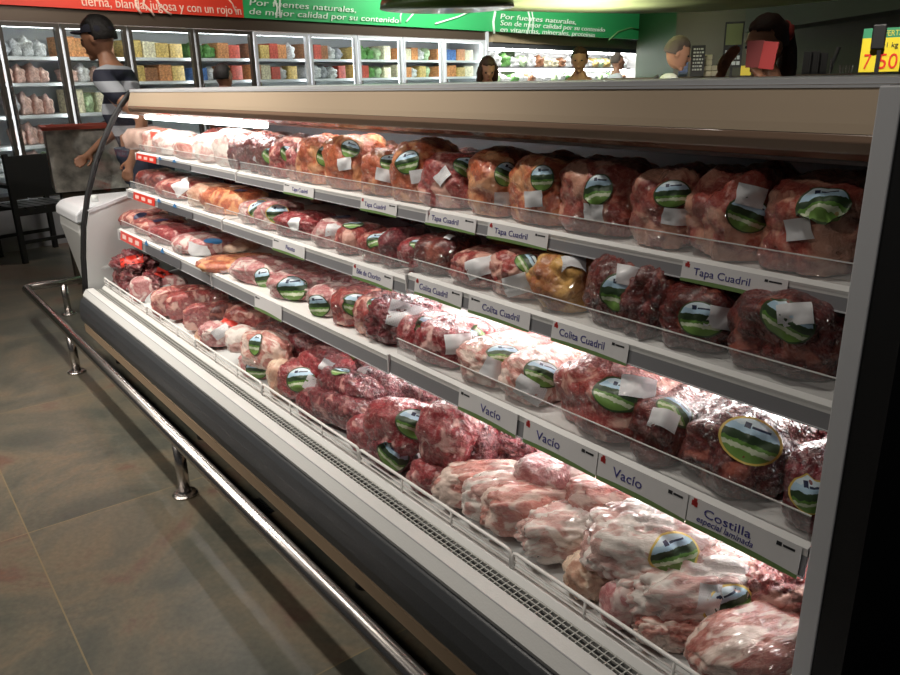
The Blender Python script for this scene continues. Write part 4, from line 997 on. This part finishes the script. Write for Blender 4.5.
for a, b in ((-1, .8), (.6, .6), (-.2, 2.0)): MB().tube([(a, b, zc+.1), (a, b, 3.5)], .01).build('cable', M['darkmetal'], cnp)
pl = at_depth(447, 8, 4.1)
pd = empty('pendant_lamp', (pl.x, pl.y, 1.88), 0, 'dark green dome pendant lamp hanging left of the pale canopy', 'lamp')
MB().lathe([(.36, -.09), (.355, -.06), (.31, .04), (.2, .12), (.05, .17), (.04, .2)], (0, 0, 0), 32).build('shade', mat('green_lamp_shade', (.10, .18, .04), .35, coat=.4), pd, smooth=True)
MB().tube([(0, 0, .2), (0, 0, 1.51)], .008).build('cable', M['darkmetal'], pd)

# ================================================================== THINGS BEHIND THE CASE AT THE RIGHT
gz = 1.395
def gondola(px, dpt, wd, lab, rz=0):
    p = at_depth(px, 70, dpt)
    g = empty('shelf_unit', (p.x, p.y, 0), rz, lab, 'shelf unit')
    wood = mat('dark_wood', (.05, .035, .02), .6)
    MB().box(-wd/2, wd/2, -.2, .2, 0, gz).build('carcass', wood, g); MB().box(-wd/2-.02, wd/2+.02, -.22, .22, gz, gz+.02).build('top', wood, g)
    return g
def face_cam(p): return math.atan2(-p.x, p.y)*0+math.atan2(p.y, p.x)+PI/2+PI
def stand(px, dpt, pxw, name, lab, cat, h, th, m, z0=gz+.021, group=None):
    p = at_depth(px, 70, dpt); o = empty(name, (p.x, p.y, z0), math.atan2(p.y, p.x)-PI/2, lab, cat, group); return o, pxw*dpt/F
gd1 = gondola(712, 6.4, 1.7, 'dark wooden shelf unit behind the display case carrying cream packets', math.atan2(at_depth(712, 70, 6.4).y, at_depth(712, 70, 6.4).x)-PI/2)
gd2 = gondola(822, 4.4, .6, 'dark wooden shelf unit carrying black crates near the yellow price sign', math.atan2(at_depth(822, 70, 4.4).y, at_depth(822, 70, 4.4).x)-PI/2)
cm = mat('cream_packet', (.50, .46, .33), .6, var=.2)
for c in range(3):
    for r in range(4 if c < 2 else 2):
        o, W = stand(690+4+9*c+4, 6.35, 9, 'food_packet', 'cream packet in the stacked block on the dark shelf unit', 'packet', 0, 0, None, gz+.021+r*.042, 'cream packets stacked on the dark shelf unit')
        MB().box(-W*.47, W*.47, -.08, .08, 0, .04).build('packet', cm, o, bevel=.006)
bl = mat('blue_packet', (.16, .2, .42), .6)
for r in range(5):
    o, W = stand(683, 6.35, 9, 'food_packet', 'blue packet in the stack beside the man in white', 'packet', 0, 0, None, gz+.021+r*.032, 'blue packets stacked by the man in white')
    MB().box(-W*.5, W*.5, -.08, .08, 0, .030).build('packet', bl, o, bevel=.004)
# chalk boards
chalk = mat('chalk_writing', (.42, .44, .42), .8)
o, W = stand(690+7, 6.2, 13, 'chalkboard_sign', 'small dark chalkboard sign with grey writing between packet stacks', 'sign', 0, 0, None)
MB().box(-W/2, W/2, -.01, .01, 0, .235).build('board', M['black'], o)
cl = MB(); random.seed(3)
for r in range(7):
    x = -W*.36
    while x < W*.3: l = random.uniform(.008, .022); cl.box(x, x+l, -.0125, -.011, .045+r*.026, .058+r*.026); x += l+.006
cl.build('chalk_writing', chalk, o)
o, W = stand(731, 6.1, 18, 'framed_notice', 'black framed board with a green picture above chalk writing', 'sign', 0, 0, None, gz+.08)
MB().box(-W/2, W/2, -.012, .012, 0, .34).build('frame', M['black'], o); MB().box(-W*.42, W*.42, -.016, -.012, .17, .325).build('picture', mat('olive_picture', (.22, .26, .11), .6), o)
cl = MB()
for r in range(3):
    x = -W*.4
    while x < W*.3: l = random.uniform(.012, .03); cl.box(x, x+l, -.0165, -.012, .02+r*.042, .048+r*.042); x += l+.006
cl.build('chalk_writing', mat('chalk_white', (.6, .65, .68), .8), o)
MB().box(-.01, .01, 0, .02, -.08, 0).build('foot', M['black'], o)
o, W = stand(746, 5.9, 10, 'price_tag', 'small yellow price tag partly behind the ponytailed woman', 'price card', 0, 0, None); MB().box(-W/2, W/2, -.004, .004, 0, .07).build('tag', mat('yellow_tag', (.75, .6, .05), .5, emis=(.8, .6, .05), es=0), o)
for i, (px, h) in enumerate(((806, .12), (814, .12), (822, .11))):
    o, W = stand(px, 4.35, 7.5, 'crate', '%s of the three black plastic crates behind the canopy' % ('leftmost', 'middle', 'rightmost')[i], 'crate', 0, 0, None, gz+.021, 'black crates in a row behind the canopy')
    k = MB(); k.box(-W/2, W/2, -.1, -.09, 0, h); k.box(-W/2, W/2, .09, .1, 0, h); k.box(-W/2, -W/2+.006, -.09, .09, 0, h); k.box(W/2-.006, W/2, -.09, .09, 0, h); k.box(-W/2, W/2, -.1, .1, 0, .006)
    for q in range(4): k.box(-W/2+W*q/4+.003, -W/2+W*q/4+.008, -.104, -.1, .01, h-.01)
    k.build('body', M['darkmetal'], o)
o, W = stand(830, 4.3, 4, 'metal_scoop', 'upright shiny metal edge beside the black crates', 'tool', 0, 0, None); MB().tube([(0, 0, 0), (.01, 0, .06), (.03, 0, .14)], [.006, .01, .012]).build('body', M['darkmetal'], o); MB().box(-.004, .004, -.014, -.010, .0, .08).build('metal_edge', M['steel'], o)
o, W = stand(846, 4.3, 12, 'wire_basket', 'small round black wire basket left of the yellow sign', 'basket', 0, 0, None, gz+.021)
k = MB()
for i in range(12): a = i*PI/6; k.tube([(.03*math.cos(a), .03*math.sin(a), 0), (.036*math.cos(a), .036*math.sin(a), .045)], .002, 5)
k.build('body', M['steel'], o)
# yellow price sign
yp = at_depth(881, 52, 2.5); o = empty('price_sign', (yp.x, yp.y, gz+.025), math.atan2(yp.y, yp.x)-PI/2, 'yellow price sign with large red digits, clipped on a dark holder', 'sign')
W = 36*2.5/F; HH = .135
yel = mat('yellow_sign', (.85, .68, .03), .5, emis=(.9, .7, .03), es=.0)
MB().box(-W/2, W/2, -.002, .002, 0, HH*.78).build('board', yel, o, bevel=.001); MB().box(-W/2, W/2, -.002, .002, HH*.78, HH).build('header', mat('green_header', (.05, .3, .15), .5), o)
redp = mat('red_digits', (.8, .04, .02), .5)
def st(body, x, z, size, m, wdt): return text('lettering', body, size, m, o, Matrix.Translation((x, -.0035, z)) @ Matrix.Rotation(PI/2, 4, 'X'), wdt)
st('7', -W*.40, .010, .068, redp, .022); st('50', -W*.03, .010, .068, redp, .055)
st('OFERTA', -W*.1, HH*.82, .024, mat('yellow_print', (.8, .7, .1), .5), W*.58); st('1 kg', W*.12, HH*.56, .022, M['inkblack'], .032)
MB().box(-W*.28, W*.06, -.022, -.010, HH*.52, HH*1.08).build('holder', M['black'], o, bevel=.004); MB().box(-.012, -.0, -.022, -.014, -.02, HH*.5).build('holder_stem', M['black'], o)

# ================================================================== PEOPLE
skin_c = {'light': mat('skin_light', (.52, .27, .18), .5), 'tan': mat('skin_tan', (.36, .17, .10), .5)}
hairm = {'black': mat('hair_black', (.012, .009, .008), .6, bump=.5, bscale=90), 'brown': mat('hair_brown', (.05, .022, .012), .6, bump=.5, bscale=90), 'auburn': mat('hair_auburn', (.06, .022, .012), .6, bump=.5, bscale=90), 'grey': mat('hair_grey', (.12, .09, .075), .7, bump=.4, bscale=90)}
def skin_mesh(P, E, extra=None, vox=.012, sub_=1):
    names = list(P); me = bpy.data.meshes.new('tmp'); me.from_pydata([P[k][0] for k in names], [(names.index(a), names.index(b)) for a, b in E], [])
    o = bpy.data.objects.new('tmp', me); COL.objects.link(o); o.modifiers.new('s', 'SKIN')
    if not me.skin_vertices: raise RuntimeError('no skin layer')
    for i, k in enumerate(names): me.skin_vertices[0].data[i].radius = (P[k][1], P[k][1]); me.skin_vertices[0].data[i].use_root = (i == 0)
    sb = o.modifiers.new('b', 'SUBSURF'); sb.levels = sub_; sb.render_levels = sub_
    dg = bpy.context.evaluated_depsgraph_get(); dg.update(); m1 = bpy.data.meshes.new_from_object(o.evaluated_get(dg)); bpy.data.objects.remove(o)
    if extra:
        bm = bmesh.new(); bm.from_mesh(m1)
        for e in extra: bm.from_mesh(e)
        m1 = bpy.data.meshes.new('tmp2'); bm.to_mesh(m1); bm.free()
    o = bpy.data.objects.new('tmp', m1); COL.objects.link(o); r = o.modifiers.new('r', 'REMESH'); r.mode = 'VOXEL'; r.voxel_size = vox; r.use_smooth_shade = True
    sm = o.modifiers.new('m', 'SMOOTH'); sm.iterations = 2
    dg = bpy.context.evaluated_depsgraph_get(); dg.update(); m2 = bpy.data.meshes.new_from_object(o.evaluated_get(dg)); bpy.data.objects.remove(o)
    bm = bmesh.new(); bm.from_mesh(m2); seen = set(); best = []
    for v in bm.verts:
        if v in seen: continue
        st_, isl = [v], []; seen.add(v)
        while st_:
            a = st_.pop(); isl.append(a)
            for e in a.link_edges:
                b = e.other_vert(a)
                if b not in seen: seen.add(b); st_.append(b)
        if len(isl) > len(best): best = isl
    keep = set(best); bmesh.ops.delete(bm, geom=[v for v in bm.verts if v not in keep], context='VERTS'); bm.to_mesh(m2); bm.free()
    for p in m2.polygons: p.use_smooth = True
    m2.materials.clear(); return m2
def ell(c, r, fn=None, n=3, rot=None):
    bm = bmesh.new(); bmesh.ops.create_icosphere(bm, subdivisions=n, radius=1)
    for v in bm.verts:
        p = Vector((v.co.x*r[0], v.co.y*r[1], v.co.z*r[2]))
        if fn: p = fn(p, v.co)
        if rot: p = rot @ p
        v.co = p+Vector(c)
    me = bpy.data.meshes.new('e'); bm.to_mesh(me); bm.free()
    for p in me.polygons: p.use_smooth = True
    return me
def hand_pts(P, E, tag_, wrist, dirv, palm, curl=.35):
    d = Vector(dirv).normalized(); w = Vector(palm).normalized(); s = d.cross(w).normalized()
    wr = Vector(wrist); P[tag_+'p'] = (tuple(wr+d*.05), .024); E.append((tag_+'w', tag_+'p'))
    P[tag_+'q'] = (tuple(wr+d*.08), .022); E.append((tag_+'p', tag_+'q'))
    for i, (o, l) in enumerate(((-.030, .062), (-.010, .074), (.010, .070), (.028, .054))):
        a = wr+d*.085+s*o; b = a+d*l*.55+w*l*.15*curl*2; c = b+d*l*.4*(1-curl)+w*l*.5*curl*1.6
        for j, q in enumerate((a, b, c)): P['%sf%d%d' % (tag_, i, j)] = (tuple(q), .0098-.001*j)
        E += [(tag_+'q', '%sf%d0' % (tag_, i)), ('%sf%d0' % (tag_, i), '%sf%d1' % (tag_, i)), ('%sf%d1' % (tag_, i), '%sf%d2' % (tag_, i))]
    a = wr+d*.03-s*.03; b = a+d*.035-s*.022+w*.008; c = b+d*.03-s*.004+w*.012
    for j, q in enumerate((a, b, c)): P['%st%d' % (tag_, j)] = (tuple(q), .0115-.001*j)
    E += [(tag_+'p', tag_+'t0'), (tag_+'t0', tag_+'t1'), (tag_+'t1', tag_+'t2')]
def person(px, py_top, dpt, yaw, H, lab, skin, hair, top, trousers, arms=None, hstyle='short', head_pitch=0, female=False, lean=0, stripes=None):
    q = at_depth(px, 80, dpt); k = H/1.75
    root = empty('person', (q.x, q.y, 0), math.radians(yaw), lab, 'person')
    fs = .9 if female else 1
    ar = {'L': ((.03, .235*fs, 1.15), (.10, .24*fs, .90)), 'R': ((.03, -.235*fs, 1.15), (.10, -.24*fs, .90))}
    if arms: ar.update(arms)
    lx = lean
    P = {'pel': ((0, 0, .95), .125*fs), 'sp': ((lx*.3, 0, 1.10), .115*fs), 'ch': ((lx*.7, 0, 1.28), .125*fs), 'uc': ((lx, 0, 1.41), .085), 'nk': ((lx*1.1+.005, 0, 1.485), .052), 'hd': ((lx*1.25+.015, 0, 1.58), .06)}
    E = [('pel', 'sp'), ('sp', 'ch'), ('ch', 'uc'), ('uc', 'nk'), ('nk', 'hd')]
    for s, sg in (('L', 1), ('R', -1)):
        P[s+'cs'] = ((lx*.7, sg*.075*fs, 1.29), .10*fs); E.append(('ch', s+'cs'))
        P[s+'s'] = ((lx, sg*.175*fs, 1.405), .056*fs); P[s+'e'] = (ar[s][0], .042*fs); P[s+'m'] = (tuple((Vector(ar[s][0])*.4+Vector(ar[s][1])*.6)), .036*fs); P[s+'w'] = (ar[s][1], .026*fs)
        E += [('uc', s+'s'), (s+'s', s+'e'), (s+'e', s+'m'), (s+'m', s+'w')]
        P[s+'h'] = ((0, sg*.09, .90), .09*fs); P[s+'k'] = ((.01, sg*.10, .50), .062*fs); P[s+'c'] = ((-.01, sg*.10, .36), .056*fs); P[s+'a'] = ((-.01, sg*.10, .09), .038); P[s+'t'] = ((.13, sg*.11, .035), .032)
        E += [('pel', s+'h'), (s+'h', s+'k'), (s+'k', s+'c'), (s+'c', s+'a'), (s+'a', s+'t')]
    P0_, E0 = dict(P), list(E)
    for s, sg in (('L', 1), ('R', -1)):
        e, w_ = Vector(ar[s][0]), Vector(ar[s][1]); dd = (w_-e).normalized(); hand_pts(P, E, s, w_, dd, Vector((0, -sg, 0)) if abs(dd.y) < .8 else Vector((1, 0, 0)))
    hc = Vector((lx*1.3+.03, 0, 1.635)); rot = Matrix.Rotation(math.radians(head_pitch), 3, 'Y')
    def shape(p, n):
        if n.z < 0: p.y *= 1+.28*n.z; p.x += .014*(-n.z) if n.x > 0 else .02*(-n.z)
        return p
    ex = [ell(hc, (.095, .076, .118), shape, 3, rot)]
    ex.append(ell(hc+rot @ Vector((.098, 0, -.012)), (.020, .012, .024), None, 2, rot))      # nose
    ex.append(ell(hc+rot @ Vector((.082, 0, -.065)), (.018, .024, .010), None, 2, rot))      # mouth
    ex.append(ell(hc+rot @ Vector((.075, 0, .028)), (.020, .05, .010), None, 2, rot))        # brow
    ex.append(ell(hc+rot @ Vector((.070, 0, -.098)), (.022, .026, .018), None, 2, rot))      # chin
    for sg in (1, -1): ex.append(ell(hc+rot @ Vector((-.005, sg*.078, -.01)), (.018, .010, .030), None, 2, rot))
    body = skin_mesh(P, E, ex, .0085); body.transform(Matrix.Scale(k, 4)); link('body', body, skin_c[skin], root)
    for sg in (1, -1):
        me = ell(hc+rot @ Vector((.083, sg*.031, .006)), (.010, .013, .008), None, 2, rot); me.transform(Matrix.Scale(k, 4)); link('eye', me, M['black'], root)
    me = ell(hc+rot @ Vector((.099, 0, -.063)), (.006, .022, .0035), None, 2, rot); me.transform(Matrix.Scale(k, 4)); link('lips', me, mat('lips', (.3, .07, .06), .5), root)
    # hair
    def hfn(p, n):
        p = p*(1+.05*noise.noise(n*4+Vector((px, 0, 0))))
        if n.x > .05 and n.z < .50: p *= .78 if n.x > .3 else .9
        if n.z < -.35: p *= .72
        return p
    hp = []
    hp.append(ell(hc+rot @ Vector((-.012, 0, .016)), (.106, .088, .122), hfn, 4, rot))
    if hstyle == 'long':
        hp.append(ell(hc+rot @ Vector((-.045, 0, -.07)), (.070, .098, .12), lambda p, n: p*(1+.25*noise.noise(n*4)), 4, rot))
        for sg in (1, -1): hp.append(ell(hc+rot @ Vector((.02, sg*.080, -.05)), (.05, .032, .11), lambda p, n: p*(1+.3*noise.noise(n*4+Vector((sg, 0, 0)))), 4, rot))
    if hstyle == 'bun': hp.append(ell(hc+rot @ Vector((-.10, 0, .05)), (.045, .045, .045), None, 3, rot))
    if hstyle == 'pony':
        hp.append(ell(hc+rot @ Vector((-.115, 0, .045)), (.04, .04, .045), None, 3, rot))
        hp.append(ell(hc+rot @ Vector((-.145, 0, -.09)), (.045, .042, .16), lambda p, n: p*(1+.12*noise.noise(n*5)), 4, rot))
    for i, h in enumerate(hp): h.transform(Matrix.Scale(k, 4)); link('hair' if i == 0 else 'hair_fall', h, hairm[hair], root)
    # clothes: torso and upper sleeves / legs, a little wider than the body
    T_ = {n: (P0_[n][0], P0_[n][1]+.016) for n in ('pel', 'sp', 'ch', 'uc', 'Lcs', 'Rcs', 'Ls', 'Rs', 'Lh', 'Rh')}
    Te = [(a, b) for a, b in E0 if a in T_ and b in T_]
    for s in 'LR':
        a, b = Vector(P0_[s+'s'][0]), Vector(P0_[s+'e'][0]); T_[s+'sl'] = (tuple(a.lerp(b, .62)), .062*fs); Te.append((s+'s', s+'sl'))
    T_['Lh'] = ((0, .09, .90), .10*fs); T_['Rh'] = ((0, -.09, .90), .10*fs)
    sh = skin_mesh(T_, Te, None, .014); sh.transform(Matrix.Scale(k, 4)); link('shirt', sh, top, root)
    T2 = {n: (P0_[n][0], P0_[n][1]+.014) for n in ('pel', 'Lh', 'Rh', 'Lk', 'Rk', 'Lc', 'Rc', 'La', 'Ra')}
    T2['pel'] = ((0, 0, .93), .13*fs)
    tr_ = skin_mesh(T2, [(a, b) for a, b in E0 if a in T2 and b in T2], None, .014); tr_.transform(Matrix.Scale(k, 4)); link('trousers', tr_, trousers, root)
    for sg in (1, -1):
        me = ell((.05*k, sg*.105*k, .04*k), (.13*k, .048*k, .045*k), lambda p, n: Vector((p.x, p.y, max(p.z, -.038))), 3); link('shoe', me, M['black'], root)
    root['k'] = k
    return root, hc*k, k
denim = mat('dark_denim', (.03, .04, .07), .8); wcloth = mat('white_cloth', (.62, .63, .66), .8, bump=.2, bscale=20); beigec = mat('beige_cloth', (.55, .42, .33), .8); blackc = mat('black_cloth', (.015, .015, .02), .8); olive = mat('brown_cloth', (.22, .13, .06), .8)
def stripe_mat():
    m = mat('striped_cotton', (.5, .5, .5), .8); nt = m.node_tree; N = nt.nodes.new; L = nt.links.new
    tc = N('ShaderNodeTexCoord'); sp = N('ShaderNodeSeparateXYZ'); L(tc.outputs['Object'], sp.inputs[0])
    a = N('ShaderNodeMath'); a.operation = 'MULTIPLY_ADD'; a.inputs[1].default_value = 1/.135; a.inputs[2].default_value = .18; L(sp.outputs['Z'], a.inputs[0])
    f = N('ShaderNodeMath'); f.operation = 'FRACT'; L(a.outputs[0], f.inputs[0]); g = N('ShaderNodeMath'); g.operation = 'GREATER_THAN'; g.inputs[1].default_value = .52; L(f.outputs[0], g.inputs[0])
    mx = N('ShaderNodeMix'); mx.data_type = 'RGBA'; L(g.outputs[0], mx.inputs['Factor']); mx.inputs['A'].default_value = (.012, .014, .03, 1); mx.inputs['B'].default_value = (.36, .38, .42, 1)
    L(mx.outputs['Result'], nt.nodes['Principled BSDF'].inputs['Base Color']); return m
def facing(px, toward_px, dpt=5):     # yaw so that the person looks towards another sight line
    a, b = at_depth(px, 70, dpt), at_depth(toward_px, 70, dpt); return math.degrees(math.atan2(b.y-a.y, b.x-a.x))
# man in cap, facing left, reaching down
r, hc, k = person(136, 14, 4.9, facing(132, 60)-4, 1.84, 'person in a dark cap and black and grey striped polo shirt reaching down', 'tan', 'black', stripe_mat(), denim,
    {'L': ((-.14, .27, 1.17), (-.05, .30, .95)), 'R': ((.20, -.22, 1.15), (.42, -.14, .97))}, 'short', 10, lean=.13)
me = ell(hc+Vector((-.008, 0, .035*k)), (.104*k, .087*k, .078*k), lambda p, n: Vector((p.x, p.y, max(p.z, -.005))), 4); link('cap', me, mat('dark_cap', (.02, .02, .035), .8), r)
me = ell(hc+Vector((.100*k, 0, .034*k)), (.060*k, .066*k, .012*k), None, 3); link('cap_peak', me, mat('cap_peak', (.03, .025, .045), .8), r)
# short dark-haired person by the freezers
person(222, 65, 7.2, facing(222, 260)+60, 1.60, 'person with short black hair, only the head showing before the freezers', 'tan', 'black', blackc, denim, None, 'short', 0)
# woman with brown wavy hair looking down
person(487, 58, 7.3, -30, 1.62, 'person with wavy dark brown hair looking down behind the case', 'light', 'brown', blackc, denim, None, 'long', 25, True)
# woman with tied hair
person(579, 48, 7.7, -52, 1.70, 'person with tied-back auburn hair in a beige top facing the camera', 'light', 'auburn', beigec, denim, None, 'bun', 6, True)
# man seen from behind in white
person(615, 53, 11.8, 60, 1.76, 'person in a white shirt seen from behind at the produce case', 'light', 'grey', wcloth, denim, None, 'short', 0)
# man in white with dark strap, facing right
r, hc, k = person(659, 42, 6.1, facing(664, 760)-12, 1.70, 'balding person in a white shirt with a dark strap looking down to the right', 'light', 'grey', wcloth, denim, None, 'short', 20, lean=.08)
MB().tube([(.02*k, .11*k, 1.475*k), (.11*k, .1*k, 1.40*k), (.155*k, .05*k, 1.28*k), (.14*k, 0, 1.1*k)], .014).build('strap', M['black'], r)
MB().tube([(.0, .11*k, 1.47*k), (-.10*k, .11*k, 1.41*k), (-.15*k, .05*k, 1.28*k)], .014).build('strap', M['black'], r)
# woman with ponytail, hand raised to the face, added red sheet standing in for red light on her cheek
r, hc, k = person(766, 10, 3.4, facing(770, 700)+28, 1.65, 'person with a dark ponytail raising one hand to the face behind a sheet standing in for red light', 'tan', 'brown', olive, denim,
    {'R': ((.30, -.14, 1.25), (.27, -.03, 1.50)), 'L': ((.18, .26, 1.18), (.16, .12, 1.44))}, 'pony', 10, True)
me = ell(hc+Vector((-.118*k, 0, .055*k)), (.022, .05, .05), lambda p, n: p*(1+.2*noise.noise(n*6)), 3); link('hair_tie', me, mat('red_scrunchie', (.45, .05, .04), .8), r)
rs = empty('red_light_sheet', (0, 0, 0), 0, 'thin red sheet added to stand in for red light on the face of the ponytailed person', 'sheet')
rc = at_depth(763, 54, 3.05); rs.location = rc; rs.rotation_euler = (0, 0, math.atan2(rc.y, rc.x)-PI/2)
redm = mat('red_light_tone', (.30, .018, .018), .6)
MB().box(-.006, .050, -.006, -.002, -.055, .048, Matrix.Rotation(.12, 4, 'Y')).build('front_piece', redm, rs, bevel=.001)
MB().prism([(-.0, -.05), (.003, -.05), (.003, .052), (0, .052)], -.062, .0).build('rear_piece', mat('dark_red_light_tone', (.13, .01, .01), .6), rs)
